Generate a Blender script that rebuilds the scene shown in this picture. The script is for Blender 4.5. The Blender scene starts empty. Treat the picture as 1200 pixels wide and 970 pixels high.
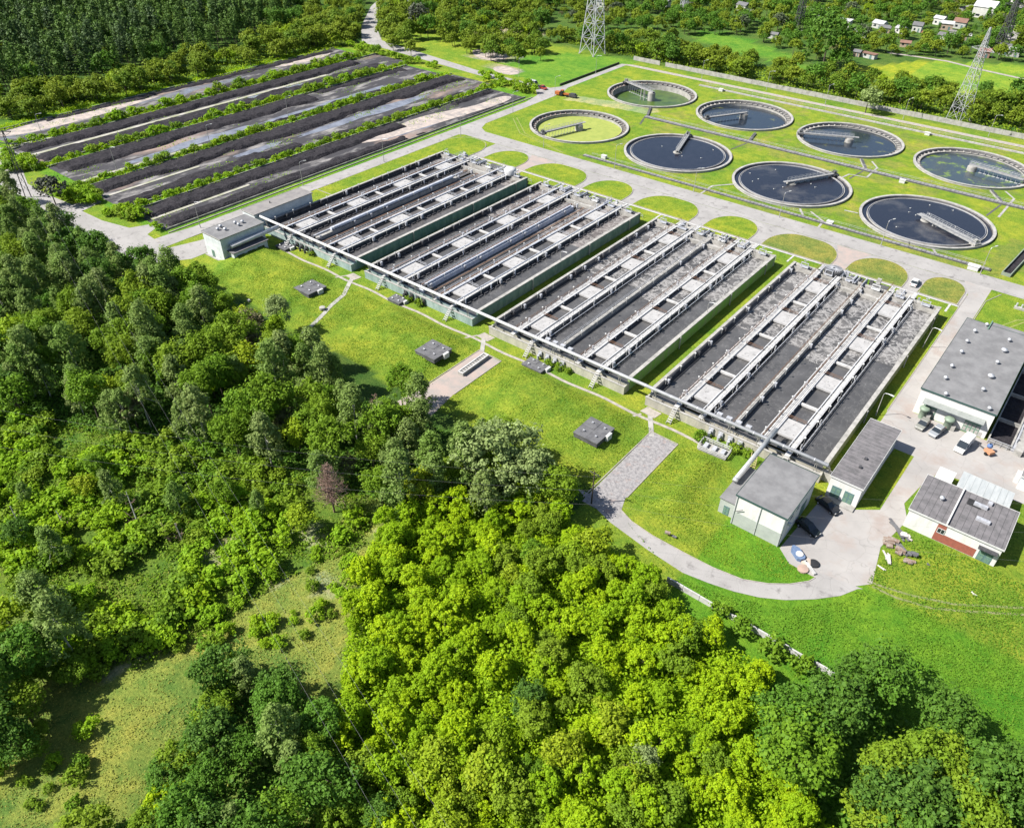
import bpy, math, random
import numpy as np
from mathutils import Matrix, Vector
random.seed(4); rng = np.random.default_rng(11)
scn = bpy.context.scene
COL = scn.collection
PI = math.pi; R = math.radians

# ------------------------------------------------------------------ camera
YAW, PITCH, ROLL, FPX, CAMH = -6.70279390e-01, 6.70719318e-01, 1.28681788e-02, 904.697426, 100.0
cy_, sy_ = math.cos(YAW), math.sin(YAW); cp_, sp_ = math.cos(PITCH), math.sin(PITCH)
Fv = Vector((sy_*cp_, cy_*cp_, -sp_)); Rv = Vector((cy_, -sy_, 0)); Uv = Rv.cross(Fv)
Rv, Uv = math.cos(ROLL)*Rv + math.sin(ROLL)*Uv, -math.sin(ROLL)*Rv + math.cos(ROLL)*Uv
cam = bpy.data.cameras.new('camera'); camo = bpy.data.objects.new('camera', cam); COL.objects.link(camo)
camo.matrix_world = Matrix(((Rv.x, Uv.x, -Fv.x, 0), (Rv.y, Uv.y, -Fv.y, 0), (Rv.z, Uv.z, -Fv.z, CAMH), (0, 0, 0, 1)))
cam.sensor_fit = 'HORIZONTAL'; cam.sensor_width = 36.0; cam.lens = FPX/1200*36; cam.clip_end = 6000; cam.clip_start = 1
scn.camera = camo

def g(px, py, z=0.0):
    """survey helper: ground (or height z) position of a spot measured on the photograph"""
    d = Fv*FPX + Rv*(px-600) - Uv*(py-485)
    s = (z-CAMH)/d.z
    return (d.x*s, d.y*s)

# ------------------------------------------------------------------ light
SUN_EL, SUN_AZ = R(47), math.atan2(-0.69, -0.72)      # azimuth measured from +Y towards +X
w = bpy.data.worlds.new('World'); scn.world = w; w.use_nodes = True
nt = w.node_tree; bg = nt.nodes['Background']
sky = nt.nodes.new('ShaderNodeTexSky'); sky.sky_type = 'NISHITA'; sky.sun_disc = False
sky.sun_elevation = SUN_EL; sky.sun_rotation = SUN_AZ % (2*PI)
nt.links.new(sky.outputs[0], bg.inputs[0]); bg.inputs[1].default_value = 0.07
sl = bpy.data.lights.new('sun', 'SUN'); sl.energy = 5.0; sl.angle = R(0.5); sl.color = (1, 0.96, 0.88)
so = bpy.data.objects.new('sun', sl); COL.objects.link(so)
sdir = Vector((math.sin(SUN_AZ)*math.cos(SUN_EL), math.cos(SUN_AZ)*math.cos(SUN_EL), math.sin(SUN_EL)))
so.rotation_euler = sdir.to_track_quat('Z', 'Y').to_euler(); so.location = sdir*300
scn.view_settings.view_transform = 'Standard'; scn.view_settings.look = 'None'
scn.view_settings.exposure = 1.2; scn.view_settings.gamma = 1.0; scn.view_settings.use_curve_mapping = False

# ------------------------------------------------------------------ materials
MATS = {}
def mat(name, col, col2=None, rough=0.8, scale=1.0, mixc=(0.4, 0.65), bump=0.0, bscale=None, metal=0.0, detail=6,
        stretch=None, crack=None, spec=0.3, col3=None, scale3=0.1, mix3=(0.5, 0.6)):
    if name in MATS: return MATS[name]
    col, col2, col3 = [None if c is None else tuple(q*0.585 for q in c) for c in (col, col2, col3)]
    m = bpy.data.materials.new(name); m.use_nodes = True; MATS[name] = m
    n = m.node_tree.nodes; l = m.node_tree.links; b = n['Principled BSDF']
    b.inputs['Roughness'].default_value = rough; b.inputs['Metallic'].default_value = metal
    b.inputs['Specular IOR Level'].default_value = spec
    b.inputs['Base Color'].default_value = (*col, 1)
    tc = n.new('ShaderNodeTexCoord'); src = tc.outputs['Object']
    if stretch:
        mp = n.new('ShaderNodeMapping'); mp.inputs['Scale'].default_value = stretch
        l.new(src, mp.inputs[0]); src = mp.outputs[0]
    def ramp(sc, rr, det=detail):
        t = n.new('ShaderNodeTexNoise'); t.inputs['Scale'].default_value = sc; t.inputs['Detail'].default_value = det
        t.inputs['Roughness'].default_value = 0.65
        l.new(src, t.inputs['Vector'])
        mr = n.new('ShaderNodeMapRange'); mr.inputs[1].default_value = rr[0]; mr.inputs[2].default_value = rr[1]
        l.new(t.outputs[0], mr.inputs[0]); return mr.outputs[0]
    last = None
    if col2:
        mx = n.new('ShaderNodeMix'); mx.data_type = 'RGBA'; mx.inputs[6].default_value = (*col, 1); mx.inputs[7].default_value = (*col2, 1)
        l.new(ramp(scale, mixc), mx.inputs[0]); last = mx.outputs[2]
        if col3:
            mx3 = n.new('ShaderNodeMix'); mx3.data_type = 'RGBA'; l.new(last, mx3.inputs[6]); mx3.inputs[7].default_value = (*col3, 1)
            l.new(ramp(scale3, mix3), mx3.inputs[0]); last = mx3.outputs[2]
        if crack:
            vo = n.new('ShaderNodeTexVoronoi'); vo.feature = 'DISTANCE_TO_EDGE'; vo.inputs['Scale'].default_value = crack
            nz = n.new('ShaderNodeTexNoise'); nz.inputs['Scale'].default_value = crack*3; va = n.new('ShaderNodeVectorMath'); va.operation = 'ADD'
            l.new(src, nz.inputs['Vector']); l.new(src, va.inputs[0]); l.new(nz.outputs['Color'], va.inputs[1]); l.new(va.outputs[0], vo.inputs['Vector'])
            cr = n.new('ShaderNodeMapRange'); cr.inputs[1].default_value = 0.0; cr.inputs[2].default_value = 0.05*crack; cr.inputs[3].default_value = 0.32; cr.inputs[4].default_value = 0
            l.new(vo.outputs['Distance'], cr.inputs[0]); mc_ = n.new('ShaderNodeMix'); mc_.data_type = 'RGBA'; l.new(cr.outputs[0], mc_.inputs[0]); l.new(last, mc_.inputs[6]); mc_.inputs[7].default_value = (col2[0]*.45, col2[1]*.45, col2[2]*.45, 1); last = mc_.outputs[2]
        l.new(last, b.inputs['Base Color'])
    if bump:
        t = n.new('ShaderNodeTexNoise'); t.inputs['Scale'].default_value = bscale or scale*4; t.inputs['Detail'].default_value = 5
        l.new(src, t.inputs['Vector']); bp = n.new('ShaderNodeBump'); bp.inputs['Strength'].default_value = 1.0
        bp.inputs['Distance'].default_value = bump; l.new(t.outputs[0], bp.inputs['Height']); l.new(bp.outputs[0], b.inputs['Normal'])
    return m

def leaf_mat(name, ca, cb, cc, trans=0.35, dead=None):
    """foliage: colour varies from leaf clump to leaf clump and from tree to tree"""
    if name in MATS: return MATS[name]
    m = bpy.data.materials.new(name); m.use_nodes = True; MATS[name] = m
    n = m.node_tree.nodes; l = m.node_tree.links; n.remove(n['Principled BSDF']); out = n['Material Output']
    ge = n.new('ShaderNodeNewGeometry'); oi = n.new('ShaderNodeObjectInfo')
    m1 = n.new('ShaderNodeMix'); m1.data_type = 'RGBA'; m1.inputs[6].default_value = (*ca, 1); m1.inputs[7].default_value = (*cb, 1)
    l.new(ge.outputs['Random Per Island'], m1.inputs[0])
    m2 = n.new('ShaderNodeMix'); m2.data_type = 'RGBA'; m2.inputs[7].default_value = (*cc, 1)
    mr = n.new('ShaderNodeMapRange'); mr.inputs[3].default_value = 0.0; mr.inputs[4].default_value = 0.8
    l.new(oi.outputs['Random'], mr.inputs[0]); l.new(mr.outputs[0], m2.inputs[0]); l.new(m1.outputs[2], m2.inputs[6])
    d = n.new('ShaderNodeBsdfPrincipled'); d.inputs['Roughness'].default_value = 0.6; d.inputs['Specular IOR Level'].default_value = 0.12
    t = n.new('ShaderNodeBsdfTranslucent'); ms = n.new('ShaderNodeMixShader'); ms.inputs[0].default_value = trans
    l.new(m2.outputs[2], d.inputs['Base Color']); l.new(m2.outputs[2], t.inputs[0])
    l.new(d.outputs[0], ms.inputs[1]); l.new(t.outputs[0], ms.inputs[2]); l.new(ms.outputs[0], out.inputs[0])
    return m

SLAB = mat('stained concrete slab', (0.53, 0.52, 0.52), (0.36, 0.355, 0.355), scale=0.7, mixc=(0.42, 0.75), bump=0.02, bscale=5)
CONC = mat('concrete light', (0.52, 0.50, 0.47), (0.33, 0.32, 0.30), scale=0.6, bump=0.02, bscale=5)
CONCW = mat('concrete white', (0.64, 0.63, 0.62), (0.36, 0.35, 0.35), scale=0.9, mixc=(0.45, 0.75), bump=0.02, bscale=5)
CONCD = mat('concrete dark', (0.15, 0.15, 0.155), (0.07, 0.07, 0.075), scale=0.8, bump=0.03, bscale=5)
RUSTY = mat('rusty brown steel', (0.28, 0.15, 0.08), (0.16, 0.10, 0.08), scale=2)
STEEL = mat('galvanised steel', (0.76, 0.77, 0.82), (0.52, 0.53, 0.57), rough=0.45, scale=2, metal=0.3)
STEELD = mat('dark steel', (0.10, 0.10, 0.11), (0.05, 0.05, 0.055), rough=0.6, scale=2)
WHITE = mat('white paint', (0.78, 0.78, 0.77), (0.66, 0.66, 0.65), rough=0.5, scale=0.7)
PIPEW = mat('white pipe cladding', (0.74, 0.74, 0.75), (0.58, 0.58, 0.60), rough=0.4, scale=0.8)
PIPEB = mat('pale blue grey pipe', (0.80, 0.83, 0.92), (0.58, 0.60, 0.68), rough=0.4, scale=0.8)
PLASTER = mat('white plaster', (0.86, 0.85, 0.82), (0.62, 0.62, 0.59), rough=0.8, scale=0.9, mixc=(0.45, 0.85), stretch=(1, 1, .2))
PLASTG = mat('pale green grey plaster', (0.52, 0.56, 0.52), (0.44, 0.48, 0.45), rough=0.8, scale=0.5)
PLASTB = mat('pale blue grey plaster', (0.82, 0.86, 0.88), (0.62, 0.67, 0.69), rough=0.8, scale=0.5)
BRICKR = mat('red brick paint', (0.42, 0.13, 0.09), (0.32, 0.11, 0.08), scale=2)
ROOFG = mat('grey roofing felt', (0.285, 0.283, 0.29), (0.21, 0.208, 0.215), scale=0.35, mixc=(.38, .62), bump=0.01, bscale=8, spec=0.2)
ROOFD = mat('dark roofing felt', (0.24, 0.225, 0.235), (0.15, 0.145, 0.15), scale=0.7, spec=0.2)
ROOFL = mat('roof seam', (0.07, 0.07, 0.075))
FIBRE = mat('translucent corrugated sheet', (0.60, 0.62, 0.62), (0.45, 0.48, 0.49), scale=1.2, stretch=(1, 0.15, 1), rough=0.5)
TEAL = mat('dark teal door', (0.16, 0.27, 0.27), (0.12, 0.21, 0.21), rough=0.5, scale=3)
GREENP = mat('green painted steel', (0.20, 0.33, 0.25), (0.15, 0.26, 0.20), rough=0.5, scale=1.5)
TRIMG = mat('dark green trim', (0.04, 0.10, 0.09))
GLASS = mat('window glass', (0.03, 0.04, 0.05), rough=0.08, spec=0.6)
ASPH = mat('worn pale asphalt', (0.46, 0.44, 0.43), (0.35, 0.335, 0.325), scale=0.12, mixc=(0.35, 0.7), bump=0.01, bscale=3,
           col3=(0.27, 0.255, 0.25), scale3=0.45, mix3=(0.55, 0.66), crack=.16)
ASPHP = mat('pinkish paving', (0.50, 0.40, 0.36), (0.38, 0.35, 0.33), scale=0.35, bump=0.01, bscale=4)
YARD = mat('yard concrete', (0.50, 0.475, 0.455), (0.38, 0.36, 0.35), scale=0.1, mixc=(0.35, 0.7), bump=0.01, bscale=4,
           col3=(0.42, 0.36, 0.33), scale3=0.16, mix3=(0.50, 0.66), crack=.2)
GRAVEL = mat('grey gravel slab', (0.42, 0.40, 0.40), (0.22, 0.21, 0.22), scale=1.6, bump=0.05, bscale=4, detail=12,
             col3=(0.40, 0.30, 0.27), scale3=0.6, mix3=(0.56, 0.7))
PATHM = mat('footpath slabs', (0.52, 0.47, 0.42), (0.34, 0.31, 0.28), scale=0.9, bump=0.02, bscale=5)
KERB = mat('kerb stone', (0.50, 0.45, 0.41), (0.33, 0.30, 0.28), scale=1.2)
DIRT = mat('dry sludge and sand', (0.36, 0.34, 0.33), (0.06, 0.057, 0.064), scale=0.2, mixc=(0.36, 0.50), bump=0.15, bscale=1.2, detail=12,
           stretch=(1, 0.35, 1), col3=(0.42, 0.31, 0.26), scale3=0.05, mix3=(0.57, 0.68))
SLUDGE = mat('black sludge', (0.030, 0.028, 0.033), (0.060, 0.055, 0.062), scale=0.8, bump=0.4, bscale=1.5, detail=10, rough=0.95, spec=0.1)
PUDDLE = mat('standing water on sludge', (0.30, 0.31, 0.36), (0.16, 0.16, 0.19), scale=0.2, rough=0.12, spec=0.5)
BARK = mat('bark', (0.13, 0.10, 0.075), (0.07, 0.055, 0.045), scale=3)
BIRCHB = mat('white birch bark', (0.55, 0.54, 0.50), (0.22, 0.2, 0.18), scale=2, mixc=(.5, .7))
TWIG = mat('dead twigs', (0.42, 0.27, 0.21), (0.26, 0.18, 0.15), scale=2)
LEAD = mat('dark grey chamber cover', (0.19, 0.19, 0.20), (0.12, 0.12, 0.13), scale=0.9, bump=0.02, bscale=4)
STONE = mat('pale rubble', (0.80, 0.76, 0.73), (0.48, 0.42, 0.39), scale=1.6)
LAWNT = None

def grass_mat(name, use_attr=True, c=(0.17, 0.235, 0.02)):
    m = bpy.data.materials.new(name); m.use_nodes = True
    n = m.node_tree.nodes; l = m.node_tree.links; b = n['Principled BSDF']
    b.inputs['Roughness'].default_value = 0.9; b.inputs['Specular IOR Level'].default_value = 0.08
    tc = n.new('ShaderNodeTexCoord')
    def noise(sc, det=6, ro=0.6):
        t = n.new('ShaderNodeTexNoise'); t.inputs['Scale'].default_value = sc; t.inputs['Detail'].default_value = det
        t.inputs['Roughness'].default_value = ro; l.new(tc.outputs['Object'], t.inputs['Vector']); return t.outputs[0]
    if use_attr:
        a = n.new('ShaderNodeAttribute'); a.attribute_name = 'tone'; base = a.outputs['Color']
    else:
        rg = n.new('ShaderNodeRGB'); rg.outputs[0].default_value = (*c, 1); base = rg.outputs[0]
    def vary(base, val, lo, hi, dark, bright):
        mr = n.new('ShaderNodeMapRange'); mr.inputs[1].default_value = lo; mr.inputs[2].default_value = hi
        l.new(val, mr.inputs[0])
        mx = n.new('ShaderNodeMix'); mx.data_type = 'RGBA'; mx.inputs[6].default_value = (*dark, 1); mx.inputs[7].default_value = (*bright, 1)
        l.new(mr.outputs[0], mx.inputs[0])
        mu = n.new('ShaderNodeMix'); mu.data_type = 'RGBA'; mu.blend_type = 'MULTIPLY'; mu.inputs[0].default_value = 1
        l.new(base, mu.inputs[6]); l.new(mx.outputs[2], mu.inputs[7]); return mu.outputs[2]
    base = vary(base, noise(0.07, 4), 0.35, 0.65, (0.70, 0.86, 0.85), (1.32, 1.10, 1.1))
    base = vary(base, noise(0.35, 8, 0.7), 0.35, 0.68, (1.22, 1.16, 1.1), (0.55, 0.78, 0.7))
    base = vary(base, noise(2.2, 5, 0.75), 0.3, 0.7, (0.52, 0.60, 0.55), (1.40, 1.33, 1.3))
    l.new(base, b.inputs['Base Color'])
    bp = n.new('ShaderNodeBump'); bp.inputs['Distance'].default_value = 0.35; l.new(noise(2.0, 6, 0.8), bp.inputs['Height'])
    l.new(bp.outputs[0], b.inputs['Normal'])
    return m
GROUNDM = grass_mat('grass ground'); LAWNM = grass_mat('lawn grass', False, (0.158, 0.208, 0.022))
LAWNB = grass_mat('worn lawn', False, (0.175, 0.180, 0.045))

# ------------------------------------------------------------------ mesh helpers
class MB:
    def __init__(s): s.v = []; s.f = []; s.m = []; s.cur = 0; s.smooth = False
    def add(s, vs, fs):
        o = len(s.v); s.v += [tuple(v) for v in vs]
        for f in fs: s.f.append([i+o for i in f]); s.m.append(s.cur)
    def box(s, x0, x1, y0, y1, z0, z1):
        s.add([(x0,y0,z0),(x1,y0,z0),(x1,y1,z0),(x0,y1,z0),(x0,y0,z1),(x1,y0,z1),(x1,y1,z1),(x0,y1,z1)],
              [(0,3,2,1),(4,5,6,7),(0,1,5,4),(1,2,6,5),(2,3,7,6),(3,0,4,7)]); return s
    def obox(s, c, sz, rz):
        hx, hy, hz = sz[0]/2, sz[1]/2, sz[2]/2; C, S = math.cos(rz), math.sin(rz); vs = []
        for z in (-hz, hz):
            for x, y in ((-hx,-hy),(hx,-hy),(hx,hy),(-hx,hy)): vs.append((c[0]+x*C-y*S, c[1]+x*S+y*C, c[2]+z))
        s.add(vs, [(0,3,2,1),(4,5,6,7),(0,1,5,4),(1,2,6,5),(2,3,7,6),(3,0,4,7)]); return s
    def tube(s, p0, p1, r0, r1=None, n=6, cap=True):
        r1 = r0 if r1 is None else r1
        p0 = Vector(p0); p1 = Vector(p1); d = (p1-p0)
        if d.length < 1e-6: return s
        d.normalize(); a = d.orthogonal().normalized(); b = d.cross(a); vs = []
        for p, r in ((p0, r0), (p1, r1)):
            for i in range(n):
                t = 2*PI*i/n; vs.append(p+(a*math.cos(t)+b*math.sin(t))*r)
        fs = [(i, (i+1) % n, n+(i+1) % n, n+i) for i in range(n)]
        if cap: fs += [tuple(range(n-1, -1, -1)), tuple(range(n, 2*n))]
        s.add(vs, fs); return s
    def path(s, pts, r, n=6):
        for a, b in zip(pts, pts[1:]): s.tube(a, b, r, n=n)
        return s
    def prism(s, poly, z0, z1):
        n = len(poly); vs = [(x, y, z0) for x, y in poly]+[(x, y, z1) for x, y in poly]
        s.add(vs, [tuple(range(n-1, -1, -1)), tuple(range(n, 2*n))]+[(i, (i+1) % n, n+(i+1) % n, n+i) for i in range(n)]); return s
    def lathe(s, prof, n=24, c=(0, 0), a0=0, a1=2*PI):
        full = abs(a1-a0-2*PI) < 1e-6; k = n if full else n+1; vs = []; m = len(prof)
        for i in range(k):
            t = a0+(a1-a0)*i/n
            for r, z in prof: vs.append((c[0]+r*math.cos(t), c[1]+r*math.sin(t), z))
        fs = []
        for i in range(n):
            j = (i+1) % k
            for q in range(m-1): fs.append((i*m+q, j*m+q, j*m+q+1, i*m+q+1))
        s.add(vs, fs); return s
    def ring(s, r0, r1, z0, z1, n=72, c=(0, 0)):
        return s.lathe([(r0,z0),(r1,z0),(r1,z1),(r0,z1),(r0,z0)], n, c)
    def build(s, name, mt, parent=None, smooth=False, loc=None):
        me = bpy.data.meshes.new(name); me.from_pydata(s.v, [], s.f)
        ms = mt if isinstance(mt, (list, tuple)) else [mt]
        for q in ms: me.materials.append(q)
        if len(ms) > 1: me.polygons.foreach_set('material_index', s.m)
        if smooth or s.smooth: me.polygons.foreach_set('use_smooth', [True]*len(me.polygons))
        me.update(); o = bpy.data.objects.new(name, me); COL.objects.link(o)
        if parent: o.parent = parent
        if loc: o.location = loc
        return o
def tag(o, label=None, cat=None, group=None, kind=None):
    if label: o['label'] = label
    if cat: o['category'] = cat
    if group: o['group'] = group
    if kind: o['kind'] = kind
    return o
def thing(name, label, cat, loc=(0, 0, 0), rz=0, group=None):
    o = bpy.data.objects.new(name, None); COL.objects.link(o); o.location = loc; o.rotation_euler = (0, 0, rz)
    o.empty_display_size = 0.5
    return tag(o, label, cat, group)
KIDS = {}
def clone(root, loc, rz=0, sc=1.0, label=None, group=None):
    r = root.copy(); COL.objects.link(r); r.location = loc; r.rotation_euler = (0, 0, rz)
    r.scale = (sc, sc, sc) if not isinstance(sc, (tuple, list)) else sc
    if label: r['label'] = label
    if group: r['group'] = group
    for ch in root.children:
        c = ch.copy(); COL.objects.link(c); c.parent = r
        for q in ch.children:
            d = q.copy(); COL.objects.link(d); d.parent = c
    return r
def struct(name, mb, m): return tag(mb.build(name, m), kind='structure')
def sheet(name, poly, z, m, kind='structure'):
    b = MB(); n = len(poly); b.add([(x, y, z) for x, y in poly], [tuple(range(n))])
    o = b.build(name, m)
    if sum(a[0]*c[1]-c[0]*a[1] for a, c in zip(poly, poly[1:]+poly[:1])) < 0: o.data.flip_normals()
    o.data.update()
    return tag(o, kind=kind)
def smooth_poly(pts, it=2):
    for _ in range(it):
        q = []
        for a, b in zip(pts, pts[1:]+pts[:1]):
            q += [(a[0]*.75+b[0]*.25, a[1]*.75+b[1]*.25), (a[0]*.25+b[0]*.75, a[1]*.25+b[1]*.75)]
        pts = q
    return pts
def inpoly(x, y, poly):
    x = np.asarray(x, float); y = np.asarray(y, float); r = np.zeros(x.shape, bool)
    for (x0, y0), (x1, y1) in zip(poly, poly[1:]+poly[:1]):
        c = ((y0 > y) != (y1 > y))
        with np.errstate(divide='ignore', invalid='ignore'):
            r ^= c & (x < (x1-x0)*(y-y0)/((y1-y0) if y1 != y0 else 1e-9)+x0)
    return r
def G(pts, z=0): return [g(a, b, z) for a, b in pts]
def vnoise(x, y, sc, seed=0):
    """smooth value noise in numpy"""
    x = np.asarray(x)/sc; y = np.asarray(y)/sc; xi = np.floor(x).astype(int); yi = np.floor(y).astype(int)
    fx = x-xi; fy = y-yi; fx = fx*fx*(3-2*fx); fy = fy*fy*(3-2*fy)
    def h(a, b):
        n = (a*374761393+b*668265263+seed*982451653) & 0x7fffffff
        n = ((n ^ (n >> 13))*1274126177) & 0x7fffffff
        return ((n ^ (n >> 16)) & 0xffff)/65535.0
    return (h(xi, yi)*(1-fx)+h(xi+1, yi)*fx)*(1-fy)+(h(xi, yi+1)*(1-fx)+h(xi+1, yi+1)*fx)*fy

# ------------------------------------------------------------------ layout constants
TX0, TP, TW, TY0, TL = -188.24, 43.21, 37.9, 120.8, 75.6
CL = [(-171.7, 256.6), (-127.6, 256.0), (-83.8, 254.9), (-39.9, 253.7), (-172.1, 312.6), (-128.3, 312.2), (-84.4, 311.2), (-40.5, 310.8)]
CR = 19.35
CHAMB = [(-151.3, 105.8, 6.2, 6.0), (-106.6, 105.0, 6.2, 6.0), (-61.6, 104.4, 5.8, 6.4), (-129.5, 116.0, 4.4, 3.2), (-84.7, 115.2, 5.6, 3.6), (-175.2, 116.6, 4.6, 3.6)]

# ------------------------------------------------------------------ ground
CLEAR = G([(0,905),(60,880),(110,820),(150,790),(215,730),(290,700),(330,670),(345,640),(390,612),(455,615),(450,650),(415,700),(405,740),(385,800),(330,765),(255,760),(215,790),(190,850),(140,930),(60,965),(0,965)])
MOUNDS = [(-184, -149, 96, 114.5), (-132, -101.5, 96, 114.5), (-90.5, -54.5, 96, 114.5), (-44.5, -34.5, 92, 113)]
def mound_h(x, y):
    z = np.zeros(np.shape(x))
    for a, b, c, d in MOUNDS:
        e = np.clip(np.minimum.reduce([x-a, b-x, (y-c)*.8, (d-y)*1.6])/6.5, 0, 1); e = e*e*(3-2*e)
        z = np.maximum(z, e*(1.1+0.9*vnoise(x, y, 9, 3)))
    return z
def build_ground():
    def ax(segs):
        out = []
        for a, b, s in segs: out.append(np.arange(a, b, s))
        return np.concatenate(out+[[segs[-1][1]]])
    xs = ax([(-3500, -800, 150), (-800, -240, 10), (-240, -195, 2), (-195, -15, 0.85), (-15, 60, 1.5), (60, 400, 20), (400, 2500, 200)])
    ys = ax([(-900, -60, 60), (-60, -20, 5), (-20, 230, 1.6), (230, 336, 0.85), (336, 800, 8), (800, 4000, 160)])
    X, Y = np.meshgrid(xs, ys, indexing='ij'); Z = mound_h(X, Y)
    cell = 18.85
    for cx, cy in CL:
        dx = X-cx; dy = Y-cy; r = np.hypot(dx, dy)+1e-9
        snap = np.abs(r-cell) < 0.5
        X = np.where(snap, cx+dx/r*cell, X); Y = np.where(snap, cy+dy/r*cell, Y)
        Z = np.where((r < cell) & ~snap, -4.0, Z)
    # open trough pits at the right hand filters
    n0, n1 = X.shape
    V = np.stack([X, Y, Z], -1).reshape(-1, 3)
    i = np.arange(n0-1)[:, None]*n1+np.arange(n1-1)[None, :]
    F = np.stack([i, i+n1, i+n1+1, i+1], -1).reshape(-1, 4)
    me = bpy.data.meshes.new('ground'); me.vertices.add(len(V)); me.vertices.foreach_set('co', V.ravel())
    me.loops.add(F.size); me.loops.foreach_set('vertex_index', F.ravel().astype(np.int32))
    me.polygons.add(len(F)); me.polygons.foreach_set('loop_start', np.arange(0, F.size, 4, dtype=np.int32))
    me.update(calc_edges=True)
    x, y = V[:, 0], V[:, 1]
    wob = (vnoise(x, y, 7, 1)-.5)*6+(vnoise(x, y, 2.5, 2)-.5)*3
    def reg(poly, ox=0, oy=0): return inpoly(x+wob*ox, y+wob*oy, poly)
    tone = np.tile(np.array([0.195, 0.238, 0.03]), (len(V), 1))
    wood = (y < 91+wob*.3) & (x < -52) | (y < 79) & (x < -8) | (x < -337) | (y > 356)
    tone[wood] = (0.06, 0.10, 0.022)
    tone[(y > 357) & (x > -300)] = (0.08, 0.125, 0.03)
    fld = (x > -30) & (y < 101+wob*.4) & (y+0.2*(x+30) > 52)
    tone[fld] = (0.115, 0.22, 0.02)
    fld2 = inpoly(x+wob*.5, y+wob*.5, [(-252, 296), (-206, 293), (-206, 352), (-216, 358), (-258, 340)])
    tone[fld2] = (0.125, 0.225, 0.03)
    tone[reg(G([(-300,500),(430,560),(470,650),(430,780),(400,1100),(-300,1100)]), 1, 1)] = (0.15, 0.19, 0.045)
    tone[reg(CLEAR, 1, 1)] = (0.25, 0.25, 0.06)
    slope = G([(0,480),(420,530),(420,620),(330,680),(200,740),(130,740),(0,700)])
    tone[reg(slope, .5, .5)] = (0.12, 0.17, 0.028)
    bare = (vnoise(x, y, 5, 7)*.6+vnoise(x, y, 1.6, 8)*.4 > 0.66) & reg(G([(150,660),(300,610),(420,610),(460,650),(400,700),(260,720),(210,760),(150,800)]), 1, 1)
    tone[bare] = (0.32, 0.29, 0.17)
    yf = inpoly(x, y+wob, [(-125, 408), (-78, 395), (-20, 415), (10, 470), (-60, 478), (-95, 455)])
    tone[yf] = (0.20, 0.27, 0.035)
    tone[yf & (x < -95)] = (0.28, 0.29, 0.03)
    tone[inpoly(x, y+wob, [(-175, 405), (-130, 392), (-128, 400), (-160, 422), (-190, 436), (-215, 440), (-210, 420)])] = (0.12, 0.22, 0.03)
    trk = inpoly(x, y+wob*.15, [(-200, 288), (-196, 282), (-160, 288), (-157, 294), (-163, 299)])
    tone[trk] = (0.34, 0.31, 0.17)
    brown = (vnoise(x, y, 8, 21)*.55+vnoise(x, y, 2, 22)*.45 > 0.55) & (y > 228) & (y < 345) & (x > -165)
    tone[brown] = tone[brown]*.55+np.array([0.22, 0.19, 0.07])*.45
    for (cx_, cy_2, rr) in ((-268, 318, 12), (-245, 303, 7), (-400, 305, 20), (-372, 296, 10), (-295, 365, 20)):
        m_ = np.hypot(x-cx_, (y-cy_2)*1.3)+wob*.8 < rr; tone[m_] = (0.33, 0.26, 0.22)
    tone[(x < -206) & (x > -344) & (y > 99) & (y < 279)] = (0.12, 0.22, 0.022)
    tone = tone*np.array([.80, .88, .80])
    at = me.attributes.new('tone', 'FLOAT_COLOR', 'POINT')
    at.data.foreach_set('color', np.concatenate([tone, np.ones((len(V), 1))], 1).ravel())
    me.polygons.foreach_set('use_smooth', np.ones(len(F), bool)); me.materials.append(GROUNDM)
    o = bpy.data.objects.new('ground', me); COL.objects.link(o); tag(o, kind='structure')
build_ground()

# roads: one sheet each, every sheet 4 mm above the one below
def kerb(pts, closed=False, w_=0.16, h=0.12, name='kerb'):
    b = MB(); P = pts+[pts[0]] if closed else pts
    for a, c in zip(P, P[1:]):
        L = math.hypot(c[0]-a[0], c[1]-a[1])
        if L < .02: continue
        b.obox(((a[0]+c[0])/2, (a[1]+c[1])/2, h/2+.01), (L+.05, w_, h-.02+.02*random.random()), math.atan2(c[1]-a[1], c[0]-a[0]))
    return struct(name, b, KERB)
sheet('road', [(-209, 90), (-203, 89), (-201.8, 93), (-201.8, 219.5), (-200, 220.8), (-14, 220.8), (60, 220.6), (60, 228.6), (-196, 228.4), (-200, 231), (-202.3, 236), (-203.2, 289), (-206, 297), (-206.5, 346), (-209.5, 347), (-209.4, 296), (-212, 291.5), (-252, 291.5), (-331, 302.5), (-356, 322), (-392, 360), (-440, 430), (-447, 428), (-398, 357), (-362, 316), (-336, 293), (-250, 286), (-216, 286.5), (-209.5, 279), (-207.3, 268), (-207.3, 108), (-208.4, 101)], 0.03, ASPH)
sheet('path', [(-209.4, 347), (-206.5, 346), (60, 346), (60, 349), (-204, 349.2)], 0.034, PATHM)
sheet('road', [(-340, 99), (-303, 91), (-288, 86), (-262, 86), (-235, 85), (-205, 85.5), (-196, 87), (-189.8, 96), (-189.8, 116), (-196.6, 117), (-198, 104), (-200.6, 95.5), (-213, 96.5), (-215.3, 101), (-218.5, 101), (-221, 95.5), (-232, 93), (-243, 92.6), (-245, 100), (-249, 100), (-250, 93), (-262, 92), (-277, 92), (-286, 95), (-300, 100), (-303, 180), (-306, 180), (-318, 101), (-340, 104)], 0.026, ASPH)
sheet('road', [(-17.8, 126), (-13.4, 126), (-13.6, 221), (-11, 221), (-11.5, 221.4), (-20.5, 221.4), (-17.8, 214)], 0.034, YARD)
yard = G([(1043,485),(1066,476),(1072,479),(1151,521),(1160,512),(1260,560),(1240,700),(1199,600),(1180,582),(1099,552)])
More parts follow.
